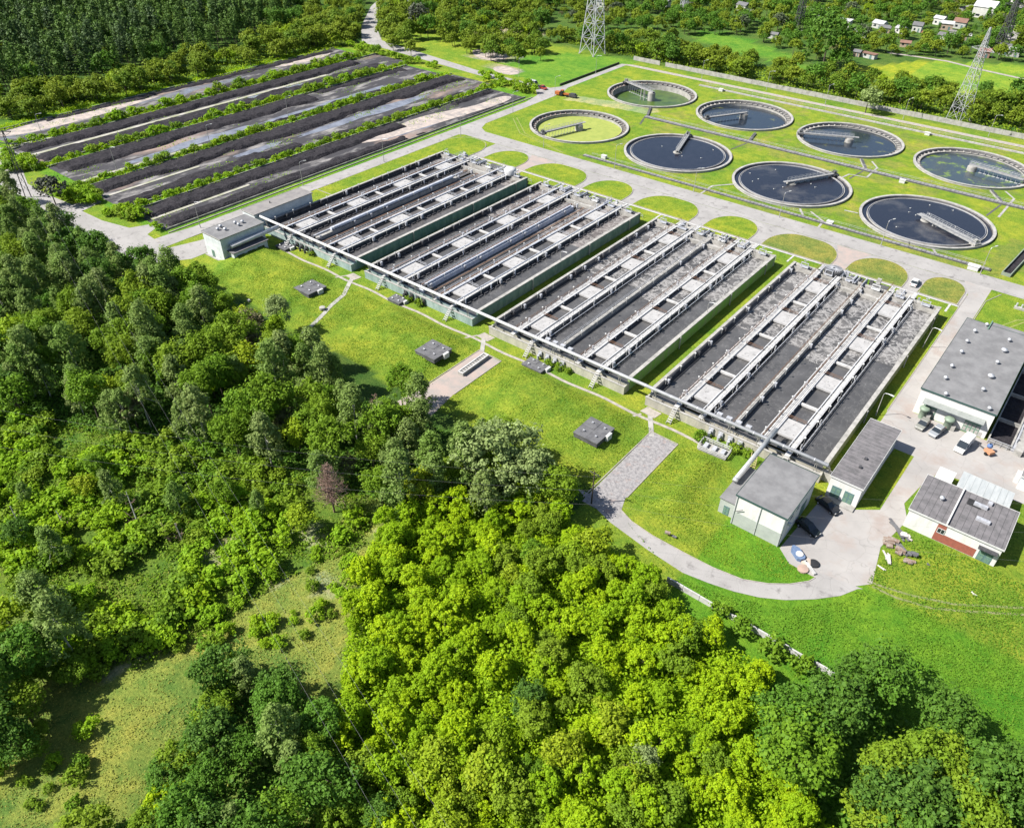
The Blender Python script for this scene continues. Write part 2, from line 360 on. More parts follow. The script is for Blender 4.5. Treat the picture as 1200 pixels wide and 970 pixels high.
sheet('yard', [(-17.8, 126), (-18.9, 111), (-19.6, 99.2), (-17, 97), (-13.0, 96.8), (-8.4, 97.2), (-4.6, 101.5), (-6.2, 110.5), (-4.6, 120), (-6.4, 124), (-5.4, 131), (-3.8, 137), (30, 139), (30, 153), (-13.4, 153), (-13.4, 160), (-17.8, 150)], 0.038, YARD)
outer = G([(676,572),(690,587),(715,612),(760,645),(800,671),(830,683),(860,693),(890,700),(920,703),(955,702),(985,698),(1005,690)])
inner = G([(955,677),(948,681),(925,684.5),(900,684),(870,679),(835,665),(800,647),(765,628),(740,611),(728,598)])
sheet('road', outer+[(-5.4, 99.5), (-12.8, 98.2)]+inner+[(-46.6, 92.5), (-46.6, 90)], 0.042, ASPH)
kerb(inner)
sheet('gravel_pad', [(-52.8, 112.2), (-52.4, 87), (-45.6, 87), (-46.6, 92), (-46.8, 112)], 0.046, GRAVEL)
sheet('gravel_pad', [(-99, 112.4), (-98.8, 95), (-99.8, 86), (-90.5, 86), (-92.2, 96), (-92.4, 112)], 0.03, ASPHP)
kerb([(-52.8, 88), (-52.9, 112.3), (-46.7, 112.2), (-46.5, 93)]); kerb([(-99.1, 95), (-99.1, 112.5), (-92.3, 112.2), (-92.1, 96)])
# footpaths
def path(pts, w_=0.9, z=0.05, m=PATHM, name='path'):
    b = MB(); L = []; Rr = []
    for i, p in enumerate(pts):
        a = pts[max(0, i-1)]; c = pts[min(len(pts)-1, i+1)]; dx, dy = c[0]-a[0], c[1]-a[1]; d = math.hypot(dx, dy)
        L.append((p[0]-dy/d*w_/2, p[1]+dx/d*w_/2, z)); Rr.append((p[0]+dy/d*w_/2, p[1]-dx/d*w_/2, z))
    n = len(pts); b.add(L+Rr, [(i, n+i, n+i+1, i+1) for i in range(n-1)])
    o = struct(name, b, m); return o
xs_ = np.linspace(-176, -38, 60)
path([(x, 115.35+.25*math.sin(x*.35)) for x in xs_], 0.75)
path([(-148, 117.6), (-146, 114.4), (-142.6, 109.5), (-141.0, 104), (-138.6, 98.4), (-136.0, 91)], 1.1, 0.06, CONC)
path([(-101.6, 117), (-98.2, 112.4)], 1.0, 0.06, CONC)
path([(-56.0, 117), (-52.0, 111)], 1.0, 0.06, CONC)
path([(-149.5, 117.4), (-154, 109.5)], 0.5, 0.055); path([(-103.5, 117), (-107, 111)], 0.5, 0.055); path([(-57.5, 116), (-61, 109)], 0.5, 0.055)
for x in (-148, -101.6, -56.2): sheet('path', [(x-2, 116.6), (x+1.6, 116.4), (x+2, 118.8), (x-1.5, 119.0)], 0.066, PATHM)
path([(-183, 205.8), (-17.9, 205.8)], 0.6, 0.05, CONCW)
for x in (-148, -105, -62, -20): path([(x, 206), (x, 201)], 0.5, 0.046, CONCW)
path([(-209, 96), (-205.8, 96)], .3, .05)
# paving behind the tanks with raised grass islands
sheet('pavement', [(-184.4, 206.2), (-18, 206.2), (-18, 220.7), (-184.4, 220.7)], 0.022, ASPH)
for x in (-181.3, -162.0, -137.0, -93.6, -50.0, -30.6, -118.2, -74.5): sheet('pavement', [(x-2.1, 199), (x+2.1, 199), (x+2.1, 206.3), (x-2.1, 206.3)], 0.018, ASPHP if x in (-162.0, -50.0) else ASPH)
for x in (-162.0, -50.0): sheet('pavement', [(x-2.2, 206.4), (x+2.2, 206.4), (x+3.2, 216), (x+5, 220.4), (x-5, 220.4), (x-3.2, 216)], 0.034, ASPHP)
def island(x0, x1, y0, y1, lawn=LAWNM, r=8.0):
    r = min(r, (x1-x0)*.49); pts = [(x0, y0), (x1, y0)]
    h = min(r*1.25, y1-y0-.5)
    for k in range(13): t = PI/2*k/12; pts.append((x1-r+r*math.cos(t), y1-h+h*math.sin(t)))
    for k in range(13): t = PI/2*k/12; pts.append((x0+r-r*math.sin(t), y1-h+h*math.cos(t)))
    b = MB(); b.prism(pts, 0.024, 0.13); struct('lawn', b, lawn); kerb(pts, True, .18, .15)
for a, b_ in ((-178.6, -164), (-160, -138.4), (-135.6, -120.3), (-116.0, -96.0), (-91.3, -76.4), (-72.3, -51.9), (-47.8, -32.5), (-28.6, -18.6)):
    island(a, b_, 206.5, 219.8, LAWNB if a > -75 else LAWNM)
island(-201.4, -183.6, 150, 221.2 - 1.2, LAWNM)
kerb([(-201.7, 104), (-201.7, 149)]); kerb([(-17.9, 150), (-17.9, 213)]); kerb([(-209.1, 101), (-209.1, 275)], w_=.3, h=.25)
kerb([(-13.3, 190.5), (-13.3, 213), (-11, 219.5)])

TRK = mat('worn tyre track', (.36, .36, .12), (.24, .32, .06), scale=.6)
for off in (0, 1.7): path([(-198+off*.3, 248+off), (-185+off, 236+off*.6), (-160, 229.4+off*.2)], .35, .02, TRK, 'track')
for off in (0, 1.6): path([(-9+off, 190.5), (-8.5+off, 200), (-5+off, 208), (2+off, 214)], .35, .02, TRK, 'track')
# ------------------------------------------------------------------ aeration tanks
def water_mat(name, aer, tint=(0.055, 0.054, 0.055), foam=(0.29, 0.28, 0.275), foam_b=(0.11, 0.105, 0.103)):
    m = bpy.data.materials.new(name); m.use_nodes = True; n = m.node_tree.nodes; l = m.node_tree.links; b = n['Principled BSDF']
    tc = n.new('ShaderNodeTexCoord'); d = n.new('ShaderNodeTexNoise'); d.inputs['Scale'].default_value = 0.22; d.inputs['Detail'].default_value = 4
    l.new(tc.outputs['Object'], d.inputs['Vector'])
    ad = n.new('ShaderNodeVectorMath'); ad.operation = 'MULTIPLY_ADD'; ad.inputs[1].default_value = (9, 9, 9)
    l.new(d.outputs['Color'], ad.inputs[0]); l.new(tc.outputs['Object'], ad.inputs[2])
    t = n.new('ShaderNodeTexNoise'); t.inputs['Scale'].default_value = 0.42 if aer else 0.25; t.inputs['Detail'].default_value = 9
    t.inputs['Roughness'].default_value = 0.62; l.new(ad.outputs[0], t.inputs['Vector'])
    # thin pale filaments where the noise crosses a level
    ab = n.new('ShaderNodeMath'); ab.operation = 'SUBTRACT'; ab.inputs[1].default_value = 0.5; l.new(t.outputs[0], ab.inputs[0])
    ab2 = n.new('ShaderNodeMath'); ab2.operation = 'ABSOLUTE'; l.new(ab.outputs[0], ab2.inputs[0])
    mr = n.new('ShaderNodeMapRange'); mr.inputs[1].default_value = 0.0; mr.inputs[2].default_value = 0.06 if aer else 0.012
    mr.inputs[3].default_value = 1; mr.inputs[4].default_value = 0; l.new(ab2.outputs[0], mr.inputs[0])
    big = n.new('ShaderNodeTexNoise'); big.inputs['Scale'].default_value = 0.2; big.inputs['Detail'].default_value = 5; l.new(tc.outputs['Object'], big.inputs['Vector'])
    mb = n.new('ShaderNodeMapRange'); mb.inputs[1].default_value = 0.4; mb.inputs[2].default_value = 0.62; l.new(big.outputs[0], mb.inputs[0])
    m1 = n.new('ShaderNodeMix'); m1.data_type = 'RGBA'; m1.inputs[6].default_value = (*tint, 1)
    m1.inputs[7].default_value = (*(foam_b if aer else [c*1.35 for c in tint]), 1); l.new(mb.outputs[0], m1.inputs[0])
    mu = n.new('ShaderNodeMath'); mu.operation = 'MULTIPLY'; mu.inputs[1].default_value = 0.9 if aer else 0.25; l.new(mr.outputs[0], mu.inputs[0])
    m2 = n.new('ShaderNodeMix'); m2.data_type = 'RGBA'; l.new(mu.outputs[0], m2.inputs[0]); l.new(m1.outputs[2], m2.inputs[6]); m2.inputs[7].default_value = (*foam, 1)
    l.new(m2.outputs[2], b.inputs['Base Color']); b.inputs['Roughness'].default_value = 0.5 if aer else 0.32; b.inputs['Specular IOR Level'].default_value = 0.3
    bp = n.new('ShaderNodeBump'); bp.inputs['Distance'].default_value = 0.06 if aer else 0.01; l.new(t.outputs[0], bp.inputs['Height']); l.new(bp.outputs[0], b.inputs['Normal'])
    return m
W_CALM = water_mat('calm grey tank water', False)
W_AER = water_mat('aerated foamy tank water', True)
W_BRN = water_mat('grey stale tank water', False, (0.062, 0.058, 0.058))
W_BRN2 = water_mat('grey brown foamy tank water', True, (0.06, 0.053, 0.051), (0.25, 0.235, 0.225), (0.12, 0.105, 0.10))
def stained(name, c, c2):
    return mat(name, c, c2, scale=0.5, stretch=(1, 1, 0.4), mixc=(0.42, 0.6), bump=0.02, bscale=4)
CLAD = [stained('teal stained wall', (0.15, 0.28, 0.25), (0.26, 0.40, 0.36)), stained('dull teal stained wall', (0.16, 0.26, 0.235), (0.27, 0.37, 0.33)),
        stained('bright green algae wall', (0.26, 0.52, 0.09), (0.34, 0.46, 0.18)), stained('olive algae wall', (0.25, 0.29, 0.15), (0.30, 0.33, 0.14))]
FRONT = [stained('pale teal front wall', (0.42, 0.52, 0.50), (0.28, 0.38, 0.37)), stained('pale teal grey front wall', (0.40, 0.50, 0.48), (0.26, 0.36, 0.34)),
         stained('cream front wall', (0.56, 0.54, 0.44), (0.42, 0.41, 0.34)), stained('cream grey front wall', (0.55, 0.52, 0.43), (0.40, 0.38, 0.33))]
WL = 1.75
def railing(b, p0, p1, h=1.0, step=2.0, r=0.035):
    p0 = Vector(p0); p1 = Vector(p1); L = (p1-p0).length; n = max(1, int(L/step))
    for k in range(n+1):
        q = p0.lerp(p1, k/n); b.tube(q, q+Vector((0, 0, h)), r, n=4)
    for hh in (h, h*.55): b.tube(p0+Vector((0, 0, hh)), p1+Vector((0, 0, hh)), r, n=4)
tank_labels = ['leftmost aeration tank, dirty brown water and dark teal wall, beside the grey sheds',
               'aeration tank with a wide pale blue central channel and dull teal outer wall',
               'aeration tank with bright green algae on its outer wall and white railed walkways',
               'rightmost aeration tank with churned grey foam, next to the low white block']
SH = {}
def make_tank(i):
    old = i < 2
    t = thing('aeration_tank', tank_labels[i], 'aeration tank', (TX0+TP*i, TY0, 0), group='long aeration tanks side by side')
    W, L, H = TW, TL, 3.0
    b = MB(); b.box(0, .5, 0.5, L-.5, 0, H); b.box(.0, W, L-.5, L, 0, H); b.build('outer_wall', CONC if not old else CONCD, t)
    b = MB(); b.box(0, W, -1.6, -1.25, 0, 2.05); b.box(0, .4, -1.25, .5, 0, 2.04); b.box(W-.4, W, -1.25, .5, 0, 2.04); b.box(.4, W-.4, -.1, .25, 0, 1.95); b.build('front_wall', FRONT[i], t)
    b = MB(); b.box(-.1, W+.1, -1.7, -1.2, 2.05, 2.13); b.build('wall_coping', CONC, t)
    b = MB(); b.add([(.4, -1.25, 1.2), (W-.4, -1.25, 1.2), (W-.4, -.1, 1.2), (.4, -.1, 1.2)], [(0, 1, 2, 3)]); b.build('inlet_channel', CONCD, t)
    MB().box(W-.5, W, .5, L-.5, 0, H-.02).build('side_wall', CLAD[i], t)
    b = MB(); b.box(W-.75, W+.12, .5, L-.1, H, H+.18); b.box(-.12, .62, .5, L-.1, H, H+.16)
    b.build('wall_coping', CONC, t)
    b = MB(); b.path([(.9, 1, H+.1), (.9, L-4, H+.1)], .14); b.path([(1.25, 1, H-.5), (1.25, L-4, H-.5)], .1)
    for y in np.arange(6, L-4, 13.0): b.box(.55, 1.5, y, y+.5, H-.8, H+.3)
    b.build('air_pipe', STEELD, t)
    # water in the four lanes and the two troughs
    b = MB(); half = (L*0.50, L*.47, L*.46, L*.55)
    lanes = [(.5, 6.8), (13.2, 18.4), (19.5, 25.1), (31.5, W-.5), (8, 12.2), (26.2, 30.4)]
    for k, (x0, x1) in enumerate(lanes):
        hy = half[k % 4]+(2 if k % 2 else -1) if not old else (L*.62 if i == 1 else L*.9)
        wl = WL if k < 4 else 2.25
        b.cur = 0; b.add([(x0, .5, wl), (x1, .5, wl), (x1, hy, wl), (x0, hy, wl)], [(0, 1, 2, 3)])
        b.cur = 1; b.add([(x0, hy, wl), (x1, hy, wl), (x1, L-.5, wl), (x0, L-.5, wl)], [(0, 1, 2, 3)])
    b.build('water', [W_BRN, W_BRN2] if i == 0 else ([W_CALM, W_BRN2] if i == 1 else [W_CALM, W_AER]), t)
    # baffles
    b = MB()
    for k, (x0, x1) in enumerate(lanes[:4]):
        hy = half[k % 4]+(2 if k % 2 else -1); MB().box(x0, x1, hy, hy+.12, 0, WL+.06).build('baffle', CONCD, t); MB().box(x0, x1, 11+k, 11.1+k, 0, WL+.04).build('baffle', CONCD, t)
    # trough walls, middle wall
    b = MB()
    for x in (7.1, 12.7, 25.5, 31.0): b.box(x-.18, x+.18, .5, L-.5, 0, H-.25)
    b.build('trough_wall', CONCD if old else CONC, t)
    # walkways on top
    for x in (7.1, 12.7, 25.5, 31.0):
        ww = .30 if old else .5
        wk = MB().box(x-ww, x+ww, -1.7, L+3.6, H-.25, H).build('walkway', CONCW, t)
        rb = MB(); sgn = -1 if x in (7.1, 25.5) else 1
        railing(rb, (x+sgn*ww, -1.0, H), (x+sgn*ww, L+3.4, H), 1.0, 1.9, .04 if not old else .035)
        rb.build('railing', STEEL if (old or sgn > 0) else RUSTY, wk)
        p = MB(); xx = x-sgn*(ww-.0)+(-sgn*.28); r_ = .17 if old else .15
        p.path([(xx, 0.5, H+.12), (xx, L+1, H+.12)], r_, 8)
        if not old: p.path([(x+sgn*(ww+.75), 1, H-.7), (x+sgn*(ww+.75), L-3, H-.7)], .13, 6)
        for y in np.arange(3, L, 4.9): p.box(xx-.2, xx+.2, y, y+.16, H-.5, H+.02); 
        for y in np.arange(3, L, 9.8): p.tube((x+sgn*(ww+.5), y, H-1.6), (x+sgn*(ww+.5), y, H+.35), .16, n=6)
        p.build('air_pipe', PIPEB if old else PIPEW, t)
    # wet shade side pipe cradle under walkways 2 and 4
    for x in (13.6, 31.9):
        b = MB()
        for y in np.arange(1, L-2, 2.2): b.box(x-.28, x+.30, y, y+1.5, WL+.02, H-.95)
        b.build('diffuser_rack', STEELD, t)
    # middle wall
    if i == 1:
        mw = MB().box(18.2, 19.6, .5, L-9, 0, H+.05).build('middle_channel', mat('pale blue channel deck', (0.84, .87, .96), (.60, .62, .70), scale=.8), t)
        b = MB(); railing(b, (18.3, .5, H), (18.3, L-9, H)); b.build('railing', STEEL, mw)
        b = MB(); b.path([(19.0, .5, H+.4), (19.0, L-10, H+.4)], .28, 8); b.build('pipe', PIPEB, mw)
    elif i == 0:
        mw = MB().box(18.2, 19.6, .5, L-14, 0, H-.2).build('middle_channel', CONC, t)
        b = MB(); b.path([(18.9, 8, H+.35), (18.9, L-16, H+.35)], .5, 10); b.path([(18.2, 2, H+.1), (18.2, L-10, H+.1)], .18, 6); b.build('pipe', PIPEB, mw)
    else:
        mw = MB().box(18.6, 19.3, .5, L+1.5, 0, H-.05).build('middle_wall', CONC, t)
        b = MB(); railing(b, (18.68, .5, H-.05), (18.68, L+1, H-.05)); b.build('railing', RUSTY if i == 3 else STEEL, mw)
    # white slabs and cross beams between each pair of walkways
    rr = random.Random(i)
    for xa, xb in ((7.6, 12.2), (26.0, 30.5)):
        for y0, y1 in ((4, 9.6), (23.8, 29.2), (43.4, 49.0), (63.0, 68.6)):
            sb = MB().box(xa, xb, y0, y1, H-.5, H-.06)
            for q in range(4):
                cx, cy = xa+1+rr.random()*2.6, y0+.8+rr.random()*4; sb.tube((cx, cy, H-.06), (cx, cy, H+.02), .22, n=8)
            s = sb.build('platform', SLAB, t)
            rb = MB(); railing(rb, (xa+.3, y1, H-.06), (xb-.2, y1, H-.06), .9, 1.4, .05); rb.build('railing', RUSTY if not old else STEEL, s)
        for y in (16.2, 35.8, 55.4): MB().box(xa, xb, y-.35, y+.35, H-.55, H-.12).build('cross_beam', CONCW, t)
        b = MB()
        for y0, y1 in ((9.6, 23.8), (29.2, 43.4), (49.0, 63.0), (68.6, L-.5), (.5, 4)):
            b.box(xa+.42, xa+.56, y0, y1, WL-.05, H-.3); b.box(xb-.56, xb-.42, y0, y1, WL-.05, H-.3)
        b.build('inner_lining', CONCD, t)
    # white globe lamps and small boxes along the walkways
    for x in (6.2, 13.6, 24.6, 31.9, 1.3, 19.6):
        for y in np.arange(rr.uniform(2, 6), L-2, 6.5):
            if 'lamp' not in SH:
                gl = MB(); gl.tube((0, 0, H-.6), (0, 0, H+.75), .035, n=4); gl.lathe([(.01, H+.72), (.2, H+.82), (.2, H+1.0), (.01, H+1.1)], 8)
                o = gl.build('walkway_lamp', WHITE, t); SH['lamp'] = o
            else: o = SH['lamp'].copy(); COL.objects.link(o); o.parent = t
            o.location = (x, y, 0)
            if rr.random() < .4: MB().box(x-.25, x+.25, y+1, y+1.6, H-.9, H+.2).build('valve_box', STEEL, t)
    # orange brown cable trays of the two old tanks
    if old:
        b = MB()
        for x in (4.5, 16.5, 21.3, 23.6): b.box(x, x+.25, 2, L-6, WL+.3, WL+.42)
        b.build('cable_tray', RUSTY, t)
        b = MB()
        for x in (8.2, 11.8, 26.6, 30.0):
            for y in np.arange(5, L-4, 6.4): b.tube((x, y, WL-.2), (x, y, H), .12, n=5)
        b.build('pipe_drop', STEEL, t)
    # outlet gutter and gates at the far end
    gu = MB(); gu.box(.5, W-.5, L-2.2, L-2.0, 0, H-.15); gu.box(.5, W-.5, L-.9, L-.5, 0, H-.1)
    gu.box(13.4, 24.8, L-5.2, L-4.9, 0, H-.4); gu.box(13.4, 24.8, L-4.9, L-3.8, H-.8, H-.65)
    gu.build('outlet_gutter', CONC, t)
    for x in (3.4, 10, 15.6, 22.3, 28.3, 34.6):
        gt = MB()
        gt.box(x-1.1, x+1.1, L-2.0, L-.9, H+.05, H+.3); gt.box(x-1.0, x-.85, L-1.8, L-1.6, H+.3, H+1.3); gt.box(x+.85, x+1.0, L-1.8, L-1.6, H+.3, H+1.3)
        gt.box(x-1.0, x+1.0, L-1.82, L-1.58, H+1.3, H+1.45); gt.tube((x, L-1.7, H+1.45), (x, L-1.7, H+2.0), .07)
        gt.lathe([(.36, H+1.98), (.42, H+1.98), (.42, H+2.06), (.36, H+2.06)], 10, (x, L-1.7))
        gt.build('sluice_gate', STEEL if x != 22.3 else WHITE, t)
    for k in range(26):
        cl = MB()
        x = rr.uniform(8, W-5); y = rr.uniform(L-1, L+3.2); s = rr.uniform(.3, .8); z0 = rr.choice([0, 0, 1.6])
        cl.box(x-s/2, x+s*.9, y-s/2, y+s/2, z0, z0+rr.uniform(.8, 2.6)); cl.build('valve_box', rr.choice([CONC, STEEL, CONCD]) if not old else STEEL, t)
    for k in range(6):
        x = rr.uniform(6, W-8); MB().path([(x, L-2, H+.3), (x, L+2.4, H+.3), (x, L+2.8, .6)], rr.uniform(.12, .3), 8).build('outlet_pipe', STEEL, t)
    rail = MB(); railing(rail, (1, L+3.4, 0), (W-1, L+3.4, 0), 1.1, 2.0, .05); rail.build('railing', RUSTY if i == 3 else STEEL, t)
    for x0, x1 in ((8.0, 12.0), (14.5, 18.0), (20.2, 24.5), (26.4, 30.6)):
        MB().box(x0, x1, L+.1, L+3.0, H-.6, H-.3).build('outlet_deck', CONCD if x0 > 13 and x0 < 25 else CONC, t)
    # near end: stairs and pumps
    for x in ((7.1, 31.0) if i % 2 else (12.7, 31.0)):
        s = MB()
        for k in range(7): s.box(x-.45, x+.45, -1.7-.34*k-.3, -1.7-.34*k, H-.45-.36*k, H-.38-.36*k)
        for sx in (-.5, .44): 
            s.add([(x+sx, -1.5, H-.1), (x+sx+.06, -1.5, H-.1), (x+sx+.06, -4.2, .1), (x+sx, -4.2, .1), (x+sx, -1.5, H-.45), (x+sx+.06, -1.5, H-.45), (x+sx+.06, -4.2, -.2), (x+sx, -4.2, -.2)],
                  [(0, 1, 2, 3), (4, 7, 6, 5), (0, 4, 5, 1), (1, 5, 6, 2), (2, 6, 7, 3), (3, 7, 4, 0)])
        s.build('stairs', CONCW, t)
    s = MB()
    for x in (15.5, 17.6, 19.7, 21.8):
        s.tube((x, -1.5, 1.1), (x, -2.6, 1.1), .34, n=10); s.tube((x, -2.6, 1.1), (x, -2.6, 0), .3, n=10); s.box(x-.5, x+.5, -2.0, -1.75, .5, 1.9)
        s.tube((x, -.9, 1.3), (x, -.9, 2.5), .08); s.box(x-.55, x+.55, .6, 1.4, H-.3, H+.9)
    s.build('inlet_pipe', STEELD if old else STEEL, t)
    # lamp posts standing on the outer wall
    for y in (22.0, 48, 69):
        lp = MB(); lp.tube((W+.35, y, -.02), (W+.35, y, H+.2), .13, n=6); lp.build('wall_post', CONC, t)
    return t
tanks = [make_tank(i) for i in range(4)]

# ------------------------------------------------------------------ overhead pipe on trestles
t = thing('overhead_pipe', 'long white overhead pipe running along the near ends of all four aeration tanks', 'pipe', (0, 119.0, 0))
b = MB(); b.tube((-189.6, 0, 5), (-20.0, 0, 5), .36, n=14); b.smooth = True; b.build('pipe_run', PIPEW, t)
b = MB()
for x in np.arange(-186, -20, 6.05): b.tube((x, 0, 5), (x+.12, 0, 5), .40, n=14)
b.build('pipe_flange', STEEL, t)
for i in range(4):
    for dx in (2.0, 12.9, 18.9, 25, 36.5):
        x = TX0+TP*i+dx; q = MB(); q.tube((x-.3, .45, 2.1), (x-.1, .1, 4.7), .07); q.tube((x+.3, .45, 2.1), (x+.1, .1, 4.7), .07); q.box(x-.45, x+.45, -.1, .5, 4.45, 4.6); q.build('trestle', CONC, t)
b = MB(); b.tube((-20.1, 0, 5), (-19.9, 1.8, 2.9), .22, n=8); b.tube((-19.9, 1.8, 3.0), (-19.3, 1.9, .1), .2, n=8); b.box(-20.8, -18.9, 1.5, 2.6, 0, 2.0); b.build('pipe_end_manifold', CONC, t)
b = MB(); b.smooth = True; b.tube((-31.7, 122.6, 5.1), (-31.7, 105.5, 4.6), .46, n=14); b.tube((-31.7, 105.5, 4.6), (-31.7, 104.9, 4.3), .52, n=14)
tag(b.build('air_duct', mat('aluminium duct', (0.66, .67, .68), (.5, .51, .52), rough=.35, metal=.3)), 'thick silver duct crossing from the pipe onto the low annex of the white hall', 'duct')
b = MB(); b.smooth = True; b.tube((-179.6, 119.2, 4.6), (-179.6, 102.6, 4.4), .6, n=14)
tag(b.build('air_duct', PIPEW), 'white horizontal duct running along the front of the flat grey control shed', 'duct')

# ------------------------------------------------------------------ clarifiers
NAVY = mat('dark clarifier water', (0.018, 0.020, 0.034), (0.026, 0.028, 0.044), scale=0.3, rough=0.18, spec=0.35)
NAVY2 = mat('dark clarifier water with scum film', (0.020, 0.022, 0.036), (0.13, 0.125, 0.125), scale=0.055, mixc=(0.53, 0.72), rough=0.22, spec=0.35, detail=5)
ALGAE = mat('yellow green duckweed', (0.40, 0.45, 0.10), (0.31, 0.38, 0.08), scale=0.5, rough=0.8)
ALGW = mat('green weedy water', (0.10, 0.17, 0.03), (0.05, 0.10, 0.03), scale=0.25, rough=0.3)
ALGP = mat('blue grey water with weed patches', (0.055, 0.075, 0.085), (0.18, 0.26, 0.04), scale=0.22, mixc=(0.53, 0.6), rough=0.2, detail=10, spec=.5)
ALGQ = mat('dark water with weed rim', (0.026, 0.036, 0.052), (0.17, 0.18, 0.05), scale=0.22, mixc=(0.58, 0.66), rough=0.15, detail=10, spec=.5)
cl_info = [
 ('round clarifier covered in yellow-green duckweed with a central concrete column', 'low', ALGAE, 255, -1.2),
 ('full round clarifier whose scraper bridge points away to the rear rim', 'full', NAVY, 107, .35),
 ('full round clarifier with scum film and its bridge reaching the upper right rim', 'full', NAVY2, 62, .35),
 ('full round clarifier with a wide railed bridge pointing to the lower right', 'full', NAVY2, -28.5, .35),
 ('nearly empty round clarifier with green water, by the bend of the perimeter path', 'low', ALGW, 160, -2.5),
 ('half-empty round clarifier with grey-blue water and brown weed along the far rim', 'low', ALGQ, 241, -1.1),
 ('round clarifier of dark blue water with weed dots and a bridge to the left rim', 'low', ALGQ, 205, -.6),
 ('round clarifier with pale water and green weed patches, nearest the lattice pylon', 'low', ALGP, -10, -.7)]
SEG = 96
BRG = mat('bridge grey paint', (.42, .42, .42), (.26, .26, .27), scale=1.2)
BRR = mat('bridge rail grey', (.55, .56, .58), (.36, .37, .39), scale=1.2)
def make_clar(k):
    lab, kind, wm, ang, wz = cl_info[k]; cx, cy = CL[k]
    t = thing('clarifier', lab, 'settling tank', (cx, cy, 0), group='round settling tanks in two rows')
    MB().ring(18.6, CR, -3.6, .62, SEG).build('rim_wall', CONC, t)
    MB().ring(CR-.70, CR+.12, .62, .74, SEG).build('rim_coping', mat('rim concrete', (.55, .53, .51), (.33, .32, .31), scale=.7), t)
    MB().ring(18.5, 18.598, -3, .5, SEG).build('inner_lining', mat('damp concrete', (.24, .23, .23), (.12, .12, .125), scale=.6), t)
    if kind == 'full':
        MB().ring(16.95, 17.15, -3, .48, SEG).build('weir_ring', CONC, t)
        b = MB(); b.lathe([(17.15, .1), (18.52, .1)], SEG); b.build('launder_water', NAVY, t)
        b = MB(); b.ring(16.55, 16.62, -.5, .5, SEG); b.build('scum_baffle', STEEL, t)
        b = MB(); b.lathe([(0.01, wz), (16.95, wz)], SEG); b.build('water', wm, t)
    else:
        b = MB(); b.ring(16.9, 18.52, -3, -.35, SEG); b.build('launder_shelf', CONC, t)
        b = MB(); b.ring(16.9, 17.05, -.35, -.1, SEG); b.build('weir_ring', CONCD, t)
        b = MB()
        for q in range(48):
            a = 2*PI*q/48; b.obox((17.8*math.cos(a), 17.8*math.sin(a), -.12), (1.4, .16, .45), a)
        b.build('launder_bracket', CONC if k not in (0, 4) else mat('stained bracket', (.3, .24, .2), (.2, .17, .15), scale=1), t)
        b = MB(); b.lathe([(0.01, wz), (16.92, wz)], SEG); b.build('water', wm, t)
    # centre column and bridge
    colz = 1.0 if kind != 'full' else .75
    b = MB(); b.lathe([(0.01, colz), (1.25, colz), (1.25, colz-.3), (1.6, colz-.3), (1.6, -3.4)], 24); b.ring(2.1, 2.25, -2.5, colz-.5, 28) if kind == 'full' else None
    b.build('centre_column', CONC, t)
    A = R(ang); br = bpy.data.objects.new('scraper_bridge', None)
    wbr = 1.15 if k != 3 else 1.9; z = 1.35
    L = 18.9
    m = MB()
    m.box(-3.2 if k in (0, 2, 3, 6) else -1.2, L, -wbr/2, wbr/2, z, z+.12)
    for s in (-1, 1): m.box(-1.2, L, s*wbr/2-.06, s*wbr/2+.06, z-.35, z)
    bo = m.build('scraper_bridge', BRG, t); bo.rotation_euler = (0, 0, A)
    rb = MB()
    for s in (-1, 1):
        railing(rb, (-1.2, s*wbr/2, z+.12), (L, s*wbr/2, z+.12), 1.05, 1.5, .045)
        x = -1.2
        while x < L-1.4: rb.tube((x, s*wbr/2, z-.3), (x+1.4, s*wbr/2, z+.05), .04, n=4); x += 1.4
    rb.build('railing', BRR, bo)
    dm = MB(); dm.box(17.2, 19.2, -1.3, 1.3, .78, 1.3); dm.box(17.6, 18.6, -.5, .5, z+.12, z+.9); dm.tube((18.6, -1.3, .96), (18.6, -1.55, .96), .28, n=10); dm.tube((18.6, 1.3, .96), (18.6, 1.55, .96), .28, n=10)
    dm.build('drive_carriage', STEELD if k != 3 else CONC, bo)
    sc = MB()
    for x in np.arange(2.5, 16.5, 1.5 if kind != 'full' else 2.8): sc.tube((x, 0, z), (x+.5, 0, wz-.2), .05, n=4); sc.box(x, x+1.1, -.05, .05, wz-.1, wz+.18)
    sc.build('scraper_blade', STEEL, bo)
    if k == 4:
        for px_ in (-2.6, -4.2): MB().tube((px_, -2, wz-1), (px_, -2, 2.2), .22, n=8).build('post', CONC, t)
for k in range(8): make_clar(k)
# floating white specks (gulls) on the dark water of the full tanks
gb = MB(); gb.smooth = True
gb.lathe([(0, .3), (.13, .26), (.17, .15), (.1, .05), (0, .04)], 8)
gb.add([(x*1.9-.08, y*.8, z) for x, y, z in [(.17, 0, .2), (.3, 0, .2), (.25, .05, .3), (.25, -.05, .3)]], [(0, 1, 2), (0, 2, 3), (0, 3, 1), (1, 3, 2)])
gmesh = gb.build('gull', WHITE); tag(gmesh, 'tiny white gull resting on the dark water of a full clarifier', 'bird', 'gulls on the dark clarifiers')
gmesh.location = (CL[3][0]-6, CL[3][1]+3, .3); gr = random.Random(9)
for k, n_ in ((1, 4), (2, 9), (3, 9)):
    for q in range(n_):
        a = gr.uniform(0, 2*PI); r_ = gr.uniform(3, 15.5); c = gmesh.copy(); COL.objects.link(c)
        c.location = (CL[k][0]+r_*math.cos(a), CL[k][1]+r_*math.sin(a), .3); c.rotation_euler = (0, 0, a*3); c.scale = (1.1,)*3

